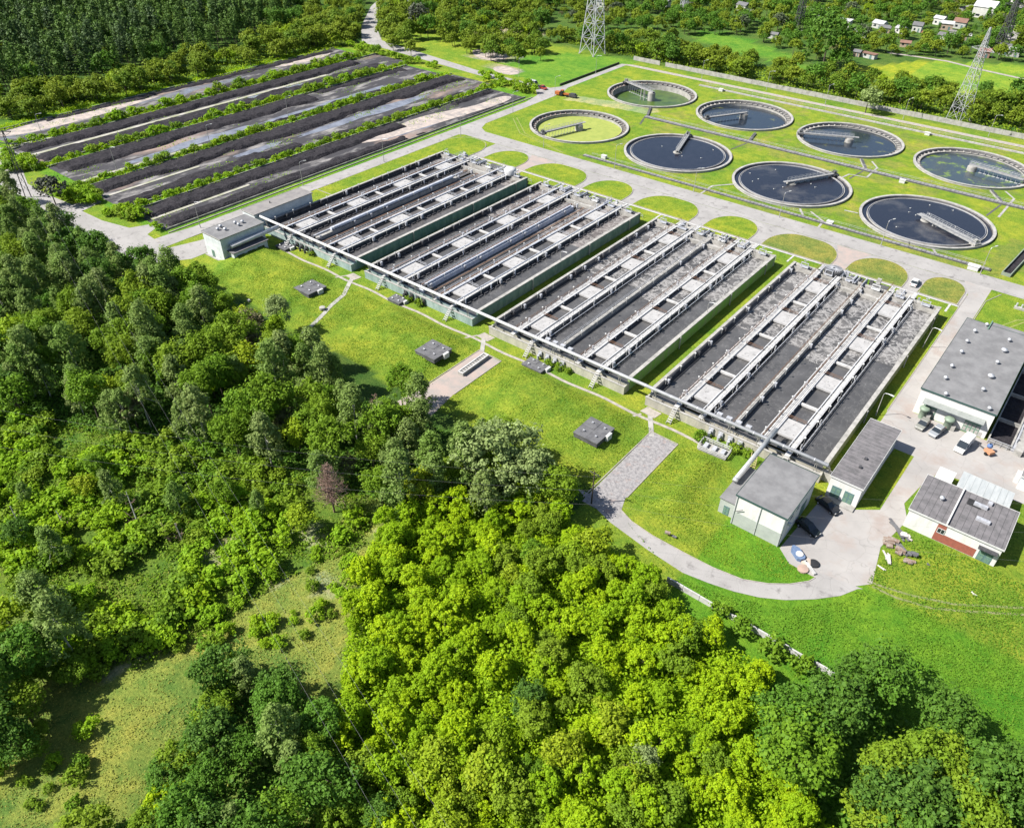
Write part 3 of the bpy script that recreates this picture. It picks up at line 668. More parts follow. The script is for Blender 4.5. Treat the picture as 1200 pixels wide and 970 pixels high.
# covered channels on the lawn
def channel(x0, x1, y, w_, h, m, label, ribs=1.2, fence=None):
    t = thing('covered_channel', label, 'channel', (0, 0, 0))
    MB().box(x0, x1, y-w_/2, y+w_/2, 0.0, h).build('channel_wall', m, t)
    b = MB(); x = x0+.1; rr = random.Random(int(x0))
    while x < x1-ribs:
        b.box(x, x+ribs*.88, y-w_/2+.1, y+w_/2-.1, h, h+.08+rr.random()*.04); x += ribs
    b.build('cover_slab', mat('weathered cover slabs', (.36, .35, .36), (.2, .2, .21), scale=.8, bump=.02, bscale=4) if fence != 'light' else CONC, t)
    if fence:
        r_ = MB(); railing(r_, (x0+2, y+w_/2+1.6, 0), (x1-2, y+w_/2+1.6, 0), .9, 2.5, .03); r_.build('guard_rail', STEEL, t)
channel(-152.5, -16.5, 232.2, 1.3, .35, CONCD, 'low covered channel between the service road and the front row of clarifiers', fence='y')
channel(-158.3, 20, 284.3, 2.0, .4, CONCD, 'wide covered channel running between the two rows of clarifiers', fence='y')
channel(-163, 20, 339.2, 1.4, .3, CONC, 'pale covered channel behind the back row of clarifiers', fence='light')
sp = 0
for (a, b_) in (((-115.0, 294), (-113.2, 285.4)), ((-73.5, 293.2), (-69.4, 285.4)), ((-30, 292.6), (-25.6, 285.4)), ((-162.3, 295.0), (-158, 285.6))):
    L_ = math.hypot(b_[0]-a[0], b_[1]-a[1]); an = math.atan2(b_[1]-a[1], b_[0]-a[0])
    tt = thing('connecting_culvert', ['short culvert from the half-empty grey-blue clarifier to the wide channel', 'short culvert from the left-bridged blue clarifier to the wide channel',
             'short culvert from the pale weedy clarifier to the wide channel', 'short dark culvert from the farthest green clarifier to the wide channel'][sp], 'culvert', (a[0], a[1], 0), an); sp += 1
    MB().box(-.4, L_, -.5, .5, 0, .5).build('culvert_wall', CONC if sp != 4 else CONCD, tt); MB().box(-.4, L_, -.4, .4, .5, .58).build('cover_slab', CONCD, tt)
for (a, b_) in (((-70.5, 273.2), (-69.4, 283)), ((-26.5, 270.8), (-25, 283)), ((-155, 275), (-158, 283)), ((-114.5, 272.5), (-113, 283))):
    path([a, b_], .6, .05, CONCD)
for P in ([(-70.1, 294.5), (-66.5, 289.4), (-66.3, 278)], [(-26.5, 296), (-22.8, 291), (-23.3, 272)], [(-70, 238), (-64.2, 233.4), (-63.8, 228.5)], [(-103.4, 228.5), (-103.5, 236.8), (-98.5, 243)], [(-73.6, 238.0), (-71, 234)], [(-66, 278), (-72, 277), (-74, 266)], [(-33, 236.5), (-31, 233)], [(-62.3, 246), (-58.2, 246.5)]):
    path(P, .7, .055, CONC)
bx = MB(); bx.box(-.9, .9, -.6, .6, 0, 1.0); bx.box(-1, 1, -.7, .7, 1.0, 1.1)
c0 = bx.build('control_box', WHITE); tag(c0, 'x', 'utility box', 'white utility boxes on the lawn')
for n_, (x, y, lb) in enumerate(((-145.4, 234.6, 'white utility box by the front channel, near the duckweed clarifier'), (-151.4, 337.4, 'white utility box behind the farthest clarifier, by the pale channel'),
      (-63.3, 337.2, 'white utility box by the pale channel between the two right back clarifiers'), (-62.0, 232.6, 'white utility box by the front channel, between the two scum-filmed clarifiers'), (-20.5, 229.8, 'largest white utility box, beside the service road at right'), (-55.5, 281.2, 'white box with a flat slab beside the wide middle channel'))):
    o = c0 if n_ == 0 else c0.copy()
    if n_: COL.objects.link(o)
    o.location = (x, y, .02); o['label'] = lb
    if n_ == 4: o.scale = (1.5, 1.4, 1.2)
# open launder on the right
t = thing('open_channel', 'narrow open concrete channel of black water running away at the right edge', 'channel', (-12.6, 231.5, 0), R(-4.5))
b = MB(); b.box(-1.2, -.95, 0, 42, 0, .9); b.box(.95, 1.2, 0, 42, 0, .9); b.box(-.95, .95, 0, .25, 0, .9); b.box(-.95, .95, 41.8, 42, 0, .9); b.build('channel_wall', mat('green grey wall', (.3, .36, .28), (.22, .25, .2), scale=1), t)
b = MB(); b.add([(-.95, .25, .3), (.95, .25, .3), (.95, 41.8, .3), (-.95, 41.8, .3)], [(0, 1, 2, 3)]); b.build('water', SLUDGE, t)

# ------------------------------------------------------------------ buildings
def simple_door(par, x, y, w_, h, axis, m=TEAL, z=0.0, panes=2, name='door'):
    """door leaf 3 cm proud of a wall; axis 'x': wall runs along x and looks to -y, 'y': wall looks to +x"""
    b = MB()
    if axis == 'x': b.box(x, x+w_, y-.05, y+.02, z+.02, z+h)
    else: b.box(y-.02, y+.05, x, x+w_, z+.02, z+h)
    d = b.build(name, m, par); f = MB()
    for k in range(panes):
        a0 = x+w_*(k+.15)/panes; a1 = x+w_*(k+.85)/panes
        for z0, z1 in ((.55, .85), (.12, .45)):
            if axis == 'x': f.box(a0, a1, y-.08, y-.05, z+h*z0, z+h*z1)
            else: f.box(y+.05, y+.08, a0, a1, z+h*z0, z+h*z1)
    f.build('door_panel', GREENP if m is TEAL else CONC, d); return d
def window(par, x, y, w_, h, z, axis):
    b = MB(); gl = MB(); t_ = .08
    def bx_(m, a0, a1, d0, d1, z0, z1):
        if axis == 'x': m.box(a0, a1, y-d1, y-d0, z0, z1)
        else: m.box(y+d0, y+d1, a0, a1, z0, z1)
    bx_(b, x, x+w_, -.01, .07, z, z+t_); bx_(b, x, x+w_, -.01, .07, z+h-t_, z+h); bx_(b, x, x+t_, -.01, .07, z+t_, z+h-t_); bx_(b, x+w_-t_, x+w_, -.01, .07, z+t_, z+h-t_)
    bx_(b, x+w_/2-.03, x+w_/2+.03, -.01, .06, z+t_, z+h-t_)
    f = b.build('window', WHITE, par); bx_(gl, x+t_, x+w_-t_, 0, .03, z+t_, z+h-t_); gl.build('pane', GLASS, f)
def vent(par, x, y, z, s=.45):
    b = MB(); b.lathe([(s*.55, z), (s*.55, z+.35), (s, z+.42), (s*.85, z+.72), (.01, z+.9)], 12, (x, y)); b.build('roof_vent', STEEL, par, smooth=True)
def bldg(x0, x1, y0, y1, h, wallm, roofm, label, name='hall', trim=CONC, seams=None, ov=.18, rt=.2):
    t = thing(name, label, 'building', (x0, y0, 0)); W_, D = x1-x0, y1-y0
    MB().box(0, W_, 0, D, 0, h).build('wall', wallm, t)
    r_ = MB().box(-ov, W_+ov, -ov, D+ov, h, h+rt).build('roof', roofm, t)
    e = MB(); a, c = ov+.06, h+rt
    e.box(-a, W_+a, -a, -ov, h-.06, c+.06); e.box(-a, W_+a, D+ov, D+a, h-.06, c+.06); e.box(-a, -ov, -ov, D+ov, h-.06, c+.06); e.box(W_+ov, W_+a, -ov, D+ov, h-.06, c+.06)
    e.build('roof_edge', trim, r_)
    if seams:
        s = MB()
        for q in np.arange(.9, (D if seams == 'y' else W_)-.2, 1.05):
            if seams == 'y': s.box(-ov, W_+ov, q, q+.05, c, c+.012)
            else: s.box(q, q+.05, -ov, D+ov, c, c+.012)
        s.build('roof_seam', ROOFL, r_)
    return t
# white two-storey hall in the lower right
t = bldg(-28.9, -20.0, 99.3, 112.7, 6.8, PLASTER, ROOFG, 'tall white hall with plain grey roof and green trim at the road bend', trim=TRIMG)
MB().box(-.04, 8.94, -.04, 0, .05, 3.1).build('plinth_band', PLASTG, t)
for x in (.1, 4.4, 8.7): MB().box(x, x+.12, -.16, -.04, .05, 6.7).build('downpipe', STEEL, t)
b = MB(); b.box(-3.1, -.0, 1.2, 11.6, 0, 3.4); an = b.build('annex', PLASTG, t); MB().box(-3.3, -.01, 1.0, 11.8, 3.4, 3.55).build('annex_roof', ROOFG, an)
simple_door(an, -2.2, 1.2, 1.1, 2.1, 'x')
simple_door(t, 8.2, 8.9, 2.6, 3.4, 'y')
window(t, 2.4, 8.9, 1.4, .9, 4.4, 'y'); window(t, 5.4, 8.9, 1.0, .9, 4.4, 'y')
MB().box(8.92, 9.5, 1.6, 2.2, 4.1, 4.5).build('wall_lamp', WHITE, t)
MB().tube((.5, -.25, 3.4), (1.6, -.3, 4.4), .07).build('pipe_bracket', STEELD, t)
# long low white block
t = bldg(-18.55, -12.95, 117.0, 138.0, 4.7, PLASTER, ROOFD, 'long low white block with two teal doors in its end, beside the last aeration tank', trim=WHITE, seams='y')
for x in (.7, 3.0): simple_door(t, x, 0, 1.7, 2.9, 'x')
for y in (3, 6.5, 10, 13.5, 17): window(t, y, 5.6, 1.6, .9, 3.0, 'y')
MB().box(.3, 5.6, -1.5, -.02, 0, .35).build('door_step', CONC, t)
for y in (5, 8): MB().box(3.0, 3.5, y, y+.5, 4.9, 5.3).build('roof_hatch', STEELD, t)
# big hall
t = bldg(-13.7, .3, 153.2, 188.6, 6.1, PLASTER, ROOFG, 'largest hall, broad grey roof with vents, behind the parked cars', trim=TRIMG)
MB().box(5, 14, 35.45, 37.2, 0, 6.05).build('rear_bay', PLASTER, t); MB().box(4.9, 14.1, 35.65, 37.3, 6.1, 6.28).build('rear_bay_roof', ROOFG, t)
for u in [(618, 297), (563, 370), (523, 445), (455, 546), (410, 630), (412, 745), (703, 253), (862, 362), (777, 520), (677, 712), (720, 848)]:
    X_, Y_ = g(1040+u[0]/6.06, 340+u[1]/6.06, 6.4); vent(t, X_+13.7, Y_-153.2, 6.3)
for u in [(828, 432), (733, 615)]:
    X_, Y_ = g(1040+u[0]/6.06, 340+u[1]/6.06, 6.5); vent(t, X_+13.7, Y_-153.2, 6.3, .7)
cnp = MB(); cnp.add([(1.2, 0, 4.2), (12.9, 0, 4.2), (12.9, -1.3, 3.7), (1.2, -1.3, 3.7), (1.2, 0, 4.3), (12.9, 0, 4.3), (12.9, -1.3, 3.8), (1.2, -1.3, 3.8)], [(3, 2, 1, 0), (4, 5, 6, 7), (0, 1, 5, 4), (1, 2, 6, 5), (2, 3, 7, 6), (3, 0, 4, 7)])
cnp.build('canopy', mat('grey green canopy', (.34, .36, .35), (.26, .28, .27), scale=1), t)
MB().box(1.3, 12.8, -.03, 0, 2.9, 3.55).build('clerestory_band', TEAL, t)
simple_door(t, 1.5, 0, 2.6, 2.8, 'x', GREENP); simple_door(t, 9.6, 0, 3.0, 2.8, 'x', GREENP, panes=4)
MB().box(12.2, 13.3, -.04, 0, .1, 1.2).build('wall_panel', CONC, t)
MB().box(4.7, 4.95, 33, 37.4, 6.1, 6.6).build('roof_pipe', GREENP, t)
# green hoppers in front
for n_, (x, y) in enumerate(((-11.6, 152.4), (-6.6, 151.9))):
    t = thing('storage_tank', ['green vertical tank at the left corner of the largest hall', 'green vertical tank between the silver car and the white van'][n_], 'tank', (x, y, 0), group='green tanks in front of the hall')
    b = MB(); b.smooth = True; b.lathe([(.75, .05), (.75, 2.0), (1.02, 2.2), (1.02, 2.5), (.7, 2.75), (.01, 2.85)], 18); b.build('tank_shell', mat('sage green paint', (.30, .38, .29), (.22, .29, .22), scale=1.2, rough=.5), t)
    b = MB(); b.box(.7, 1.5, -.3, .3, 0, 1.3); b.tube((.9, 0, 1.3), (.9, 0, 2.2), .12); b.build('pump_unit', CONC, t)
# lab building with brick panel and canopies
t = bldg(-4.9, 10.0, 118.2, 129.0, 4.1, PLASTER, ROOFD, 'white low workshop with dark felt roof and a red panel in its wall', trim=WHITE, seams='x')
MB().box(4.9, 11.6, -.04, 0, .1, 1.9).build('brick_panel', BRICKR, t)
MB().box(4.9, 6.3, -.05, 0, 1.9, 4.0).build('brick_panel', BRICKR, t)
window(t, 5.1, -.05, 1.2, 1.1, 1.9, 'x')
b = MB().box(11.6, 14.6, -1.0, 0, 3.0, 3.14); b.build('door_canopy', STEELD, t); simple_door(t, 12.0, 0, 2.2, 2.4, 'x', TEAL)
MB().box(5.9, 6.15, -.15, 10.95, 4.3, 4.75).build('parapet', WHITE, t)
vent(t, 3.6, 5.6, 4.3)
for (x, y) in ((9.4, 8.2), (10.6, 4.6)): MB().box(x-1.1, x+1.1, y-.35, y+.35, 4.3, 4.8).build('roof_light', STEEL, t)
MB().box(7.3, 9.6, 7.4, 9.3, 4.312, 4.325).build('roof_patch', mat('black felt patch', (.03, .03, .032)), t)
MB().box(10.2, 10.9, 9.4, 10.2, 4.3, 4.8).build('roof_unit', STEEL, t)
b = MB(); b.box(14.9, 15.15, 3, 4.2, 1.5, 2.3); b.build('aircon_unit', WHITE, t)
t = thing('open_canopy', 'large corrugated pale canopy behind the workshop', 'canopy', (0, 0, 0))
b = MB(); b.add([(-.2, 129.4, 3.3), (8.6, 129.4, 3.3), (8.6, 136.0, 2.8), (-.2, 136.4, 2.8), (-.2, 129.4, 3.38), (8.6, 129.4, 3.38), (8.6, 136.0, 2.88), (-.2, 136.4, 2.88)], [(3, 2, 1, 0), (4, 5, 6, 7), (0, 1, 5, 4), (1, 2, 6, 5), (2, 3, 7, 6), (3, 0, 4, 7)]); b.build('canopy_sheet', FIBRE, t)
for x, y in ((0, 136), (4.2, 135.8), (8.4, 135.6)): MB().tube((x, y, 0), (x, y, 2.8), .07).build('post', STEEL, t)
b = MB()
for x in np.arange(.9, 8.6, 1.1): b.add([(x, 129.4, 3.4), (x+.06, 129.4, 3.4), (x+.06, 136.1, 2.9), (x, 136.1, 2.9)], [(0, 1, 2, 3)])
b.build('sheet_joint', mat('sheet joint', (.36, .38, .38)), t)
t = thing('open_canopy', 'small white canopy at the left rear corner of the workshop', 'canopy', (0, 0, 0))
MB().box(-4.0, -1.1, 129.3, 134.8, 2.9, 2.98).build('canopy_sheet', WHITE, t)
for x, y in ((-3.9, 134.7), (-1.2, 134.7), (-3.9, 129.5), (-1.2, 129.5)): MB().tube((x, y, 0), (x, y, 2.9), .06).build('post', STEEL, t)
# shed at right edge
t = bldg(8.6, 15, 141.5, 149, 3.0, PLASTB, ROOFG, 'small pale shed cut off by the right edge beside the filter basins', name='shed', trim=WHITE)
MB().box(-.9, -.04, 1.5, 3.4, 0, 1.8).build('cabinet', WHITE, t)
# filter basins right of the big hall
t = thing('filter_basin', 'row of deep black-water filter basins along the right wall of the largest hall', 'basin', (0, 0, 0))
b = MB(); b.box(.9, 1.15, 152.6, 205, 0, 1.2); b.box(5.0, 5.3, 152.6, 205, 0, 1.2)
for y in (152.4, 161, 172, 183, 194, 205): b.box(1.15, 5.0, y, y+.3, 0, 1.15)
b.build('basin_wall', CONC, t)
b = MB(); b.add([(1.15, 152.7, .35), (5.0, 152.7, .35), (5.0, 205, .35), (1.15, 205, .35)], [(0, 1, 2, 3)]); b.build('water', SLUDGE, t)
MB().box(5.9, 7.3, 151.6, 205, 0, 1.3).build('walkway', CONC, t)
b = MB(); b.box(5.3, 5.9, 152.6, 205, 0, .9); b.tube((5.6, 154, 1.5), (5.6, 204, 1.5), .12, n=8)
for y in np.arange(155, 204, 5.5): b.tube((5.6, y, .9), (5.6, y, 1.9), .22, n=8)
b.build('dosing_pipe', STEEL, t)
b = MB(); railing(b, (1.0, 152.2, .1), (5.8, 152.2, .1), 1.3, 1.2, .05); railing(b, (7.4, 152.2, .1), (12, 152.2, .1), 1.3, 1.2, .05); b.build('railing', STEEL, t)
b = MB(); b.box(7.3, 7.55, 152.6, 205, 0, 1.2); b.box(12, 12.3, 152.6, 205, 0, 1.2)
for y in (152.4, 163, 176, 190, 205): b.box(7.55, 12, y, y+.3, 0, 1.15)
b.build('basin_wall', CONC, t)
b = MB(); b.add([(7.55, 152.7, .3), (12, 152.7, .3), (12, 205, .3), (7.55, 205, .3)], [(0, 1, 2, 3)]); b.build('water', SLUDGE, t)
# bits on the grass right of the road junction
t = thing('valve_frame', 'grey steel valve frame on the grass by the right edge, above the largest hall', 'valve', (*g(1196, 363), 0)); b = MB()
b.box(-1.6, 1.6, -.4, .4, 0, .6); b.build('plinth', CONC, t)
for x in (-1.2, 0, 1.2): MB().tube((x, 0, .6), (x, 0, 1.5), .22, n=8).build('valve', STEEL, t)
# control sheds by tank 1
t = bldg(-189.0, -180.8, 100.6, 114.6, 6.7, PLASTB, ROOFG, 'grey flat-roofed control shed with a lean-to of dark windows, nearest the woodland', name='control_shed', trim=CONC)
for x, y in ((2.0, 4.6), (3.0, 3.0), (4.6, 4.3), (3.2, 8.5), (4.2, 10.2), (5.0, 8.4)): vent(t, x, y, 6.9, .5)
b = MB(); b.box(8.2, 10.9, 1.5, 12.5, 0, 3.0); lt = b.build('lean_to', PLASTB, t); MB().box(8.22, 11.3, 1.2, 12.8, 3.0, 3.18).build('lean_to_roof', ROOFD, lt)
for y in (2.4, 5.7, 9.0): window(lt, y, 10.9, 2.4, 1.4, .7, 'y')
MB().box(-.3, 8.0, -.6, -.02, 0, .15).build('apron', CONC, t)
simple_door(t, 2.6, 0, 1.2, 2.2, 'x', TEAL)
t = bldg(-194.9, -189.1, 117.6, 138.6, 5.6, PLASTB, mat('brown grey felt', (.33, .31, .30), (.25, .235, .235), scale=.5), 'long narrow grey shed behind the control shed, alongside the first aeration tank', name='long_shed', trim=CONC)
window(t, 13.6, 5.8, 1.3, .9, 1.2, 'y'); MB().tube((2.6, 8, 5.8), (2.6, 8, 6.4), .15).build('flue', STEELD, t); simple_door(t, 2.2, 0, 1.4, 2.2, 'x')

# ------------------------------------------------------------------ chambers, pads
def chamber(k):
    x, y, w_, d = CHAMB[k]
    labs = ['dark square chamber cover alone on the lawn left of the curved white footpath', 'dark square chamber cover left of the pink pad with the long trough',
            'dark square chamber cover left of the grey gravel pad', 'small dark chamber cover close to the second aeration tank', 'small crooked dark chamber cover close to the third aeration tank',
            'small dark chamber cover at the corner of the first aeration tank']
    z = float(mound_h(np.array([x]), np.array([y]))[0])-.15; x *= 1-z/100; y *= 1-z/100
    t = thing('chamber_cover', labs[k], 'chamber', (x, y, z), group='dark chamber covers on the lawn')
    MB().box(-w_/2+.15, w_/2-.15, -d/2+.15, d/2-.15, -.3, .65).build('chamber_wall', CONCD, t)
    for i in range(2):
        for j in range(2):
            a0, a1 = (-w_/2+i*w_/2+.03), (-w_/2+(i+1)*w_/2-.03); b0, b1 = (-d/2+j*d/2+.03), (-d/2+(j+1)*d/2-.03)
            s = MB().box(a0, a1, b0, b1, .65, .85+.05*((i+j) % 2)).build('cover_slab', LEAD, t)
            hb = MB(); cx, cy = (a0+a1)/2, (b0+b1)/2; hb.tube((cx, cy, .85), (cx, cy, 1.25), .16, n=8); hb.tube((cx, cy, 1.25), (cx+.3, cy, 1.15), .1, n=6); hb.build('vent_pipe', STEEL, s)
    MB().box(w_/2-.1, w_/2+.5, -.2, 1.4, -.3, .95).build('cabinet', WHITE, t)
for k in range(6): chamber(k)
t = thing('trough', 'long white-rimmed concrete trough lying on the pink paved pad', 'trough', (-95.9, 106.8, .05), R(2))
b = MB(); b.box(-.75, .75, -4.6, 4.6, 0, .7); b.build('trough_body', CONC, t)
b = MB(); b.box(-.8, -.45, -4.7, 4.7, .7, .85); b.box(.45, .8, -4.7, 4.7, .7, .85); b.box(-.45, .45, -4.7, -4.4, .7, .85); b.box(-.45, .45, 4.4, 4.7, .7, .85); b.build('rim', CONCW, t)
b = MB()
for y in np.arange(-4, 4.3, .8): b.box(-.45, .45, y, y+.12, .72, .8)
b.build('bar', STEELD, t)
t = thing('steel_cage', 'white slatted rectangular cage on the grass left of the white hall', 'cage', (-40.2, 115.0, .1), R(4)); b = MB()
b.box(-2.9, 2.9, -1.5, 1.5, 0, .15); b.build('base', CONC, t)
for z in (.4, .75, 1.1):
    q = MB(); q.box(-3, 3, -1.6, -1.5, z, z+.14); q.box(-3, 3, 1.5, 1.6, z, z+.14); q.box(-3, -2.9, -1.5, 1.5, z, z+.14); q.box(2.9, 3, -1.5, 1.5, z, z+.14); q.build('slat', CONCW, t)
b = MB()
for x in (-2.9, -1, 1, 2.84):
    for y in (-1.5, 1.44): b.box(x, x+.07, y, y+.07, .15, 1.25)
b.build('post', STEEL, t)
b = MB()
for x in (-1.8, 0, 1.8): b.box(x-.4, x+.4, -.8, .8, .15, .7)
b.build('equipment', STEEL, t)
t = thing('handrail_stairs', 'yellow metal steps between the pipe and the white hall annex', 'steps', (-32.8, 116.6, 0), R(20)); b = MB()
for k in range(6): b.box(-.5, .5, -.3*k, -.3*k+.22, 1.7-.3*k, 1.78-.3*k)
b.build('tread', mat('pale yellow paint', (.6, .5, .25)), t); b = MB()
for s in (-.55, .55): b.tube((s, .1, 2.6), (s, -1.7, 1.0), .05); b.tube((s, .1, 1.7), (s, .1, 2.6), .05); b.tube((s, -1.7, 0), (s, -1.7, 1.0), .05)
b.build('handrail', mat('pale yellow paint', (.6, .5, .25)), t)
mc = MB(); mc.lathe([(.75, -.1), (.75, .45), (.3, .52), (.01, .52)], 14); tag(mc.build('manhole', CONC, loc=(*g(378, 363), .3), smooth=False), 'round concrete manhole near the curved white footpath', 'manhole')
sg = MB(); sg.box(-.3, .3, -.25, .25, 0, .5); tag(sg.build('marker_block', CONCW, loc=(*g(292, 353.5), .1)), 'small white block on the lawn near the dark wood edge', 'block')
# domes and tanks on top of tank ends
b = MB(); b.smooth = True; b.lathe([(1.9, 3.0), (2.0, 4.6), (1.6, 5.0), (.6, 5.3), (.01, 5.35)], 24)
tag(b.build('dome_tank', PIPEW, loc=(*g(598, 201, 3.8), 0)), 'round white domed tank at the far end of the first aeration tank', 'tank')
t = thing('thickener_cover', 'round dark louvred cover at the far end of the last aeration tank', 'cover', (*g(977, 316, 3.8), 0)); MB().lathe([(2.3, 3.0), (2.4, 3.9), (2.0, 4.1), (.01, 4.2)], 20).build('cover_lid', CONCD, t)
b = MB()
for q in range(12): a = PI*q/12; b.obox((0, 0, 4.28), (4.4, .12, .1), a)
b.build('cover_rib', STEEL, t)

# ------------------------------------------------------------------ walls and fences
t = thing('boundary_wall', 'long pale concrete boundary wall between the clarifier lawn and the shrubs behind', 'wall', (0, 357, 0))
for n_ in range(88):
    x = -209+n_*3.0
    if n_ == 5: continue
    MB().box(x, x+2.94, -.08+random.uniform(-.05, .05), .08, 0, 1.9+random.uniform(-.08, .05)).build('wall_panel', CONC, t)
t = thing('concrete_wall', 'low broken pale wall slanting out of the thicket below the curved road', 'wall', (-31, 80.5, 0)); x = 0
for n_ in range(10):
    MB().box(x, x+2.9, -.12, .12, 0, 1.1+random.uniform(-.1, .1)).build('wall_panel', CONCW, t); x += 2.98
t = thing('service_fence', 'low dark fence along the verge between the sludge beds and the straight road', 'fence', (-209.9, 101, 0)); b = MB()
railing(b, (0, 0, 0), (0, 172, 0), .9, 3.2, .05); b.build('rail', STEELD, t)
t = thing('kerb_wall', 'thin dark hedge wall along the straight diagonal road to the farthest path bend', 'wall', (-210.6, 297, 0)); MB().box(0, .35, 0, 49, 0, .9).build('wall_body', mat('mossy dark wall', (.05, .07, .03), (.09, .09, .06), scale=1), t)

# ------------------------------------------------------------------ lamp posts
def lamp_proto(h=9.0, arm=1.6):
    t = thing('street_lamp', 'x', 'street lamp')
    b = MB(); b.tube((0, 0, 0), (0, 0, 1.2), .13, .12, 8); b.tube((0, 0, 1.2), (0, 0, h-.3), .085, .06, 8); b.build('post', CONC, t)
    b = MB(); b.path([(0, 0, h-.35), (0.25, 0, h), (arm*.6, 0, h+.15), (arm, 0, h+.2)], .05); b.build('arm', STEEL, t)
    b = MB(); b.box(arm-.1, arm+.65, -.14, .14, h+.12, h+.28); b.box(arm-.02, arm+.55, -.1, .1, h+.07, h+.12); b.build('lamp_head', WHITE, t); return t
LP = lamp_proto(8.0); LP2 = lamp_proto(6.0, 1.4)
lamps = [((913, 255), 'lamp post beside the front channel below the clarifier with the right-rim bridge'), ((1031.7, 289), 'lamp post in front of the clarifier with the double-railed bridge'), ((1148, 322), 'lamp post beside the largest white utility box'),
 ((812.7, 225), 'lamp post in front of the clarifier whose bridge points to the rear rim'), ((966.7, 123), 'lamp post by the perimeter path behind the half-empty grey-blue clarifier'), ((1058, 140), 'lamp post by the perimeter path left of the pylon'),
 ((1158, 160), 'lamp post by the perimeter path right of the pylon'), ((720, 197), 'lamp post by the front channel just left of the rear-bridged clarifier'), ((637, 173), 'lamp post between the service road and the duckweed clarifier'), ((698, 87), 'lamp post on the green field under the big pylon'),
 ((650, 113), 'lamp post at the road junction by the orange machine'), ((540, 160), 'lamp post on the straight road opposite the bend of the clarifier lawn'), ((450, 190), 'lamp post halfway along the straight road beside the first aeration tank'), ((601, 132), 'lamp post on the bare verge near the far end of the straight road'),
 ((608, 90), 'lamp post on the bend above the sludge bed ends'), ((235, 267), 'lamp post on the verge behind the control shed'), ((355, 218), 'lamp post beside the long narrow shed'), ((247, 173), 'lamp post standing in the green strip among the sludge beds'),
 ((137, 200), 'lamp post at the near end of the widest green strip'), ((50, 160), 'lamp post on the sand at the outermost sludge bed'), ((338, 138), 'lamp post halfway down the pale puddled sludge bed'), ((898, 106), 'lamp post by the boundary wall above the grey-blue clarifier'), ((822, 93), 'lamp post by the perimeter path behind the farthest clarifier')]
for n_, (p, lb) in enumerate(lamps):
    x, y = g(*p); pr = LP
    if n_ == 0: LP.location = (x, y, 0); LP.rotation_euler = (0, 0, R(60)); o = LP
    else: o = clone(LP, (x, y, 0), R(60 if n_ % 3 else 20))
    o['label'] = lb; o['group'] = 'lamp posts around the works'
yl = [((1081, 407), 'tilted lamp post with its arm over the middle of the last tank wall', R(-10)), ((1026, 487), 'lamp post with its arm beside the low white block roof', R(-10)), ((656, 318), 'lamp post on the dull teal wall of the second tank', R(0)), ((826, 379), 'lamp post on the green algae wall of the third tank', 0), ((891, 318), 'lamp post near the far end of the green algae wall', 0)]
for n_, (p, lb, rz) in enumerate(yl):
    x, y = g(*p)
    if n_ == 0: LP2.location = (x, y, 0); LP2.rotation_euler = (R(2), R(6), rz); o = LP2
    else: o = clone(LP2, (x, y, 0), rz)
    o['label'] = lb; o['group'] = 'lamp posts between the tanks'

# ------------------------------------------------------------------ sludge drying beds
BEDS = [(-230.6, -211.6, 101.5, 273), (-259.5, -234.6, 101.5, 279), (-286, -263.5, 103, 276), (-312.5, -290.5, 103, 281), (-337, -317.5, 105, 275)]
bed_names = ['bed nearest the straight road', 'second bed from the road', 'bed with the long puddle', 'bed with the pale middle strip', 'outermost bed by the forest']
def heap(x0, x1, y0, y1, h, seed, label, jag=5.5):
    nx, ny = max(6, int((x1-x0)/.7)), max(8, int((y1-y0)/1.1))
    X, Y = np.meshgrid(np.linspace(x0, x1, nx), np.linspace(y0, y1, ny), indexing='ij')
    n1 = vnoise(X, Y, 6, seed); n2 = vnoise(X, Y, 2.0, seed+1); n3 = vnoise(X, Y, 14, seed+2)
    left = any(abs(x0-q[0]) < 1.5 for q in BEDS)
    eo, ei = (X-x0, x1-X) if left else (x1-X, X-x0)
    e = np.minimum(eo, ei-jag*(.15+.55*vnoise(X, Y, 11, seed+5)+.35*vnoise(X, Y, 3.5, seed+6))); ey = np.minimum(Y-y0, y1-Y)
    Z = h*np.clip(e/1.5, -1, 1)*(.65+.35*n2+.35*n1)+.22*(n2-.5); Z = np.minimum(Z, (ey-1.5*n2)*.8-.2)
    Z[[0, -1], :] = -.3; Z[:, [0, -1]] = -.3
    V = np.stack([X, Y, Z], -1).reshape(-1, 3); i = np.arange(nx-1)[:, None]*ny+np.arange(ny-1)[None, :]
    F = np.stack([i, i+ny, i+ny+1, i+1], -1).reshape(-1, 4)
    me = bpy.data.meshes.new('sludge_heap'); me.from_pydata(V.tolist(), [], F.tolist()); me.materials.append(SLUDGE); me.update()
    o = bpy.data.objects.new('sludge_heap', me); COL.objects.link(o); return tag(o, label, 'sludge heap', 'black sludge windrows in the drying beds')
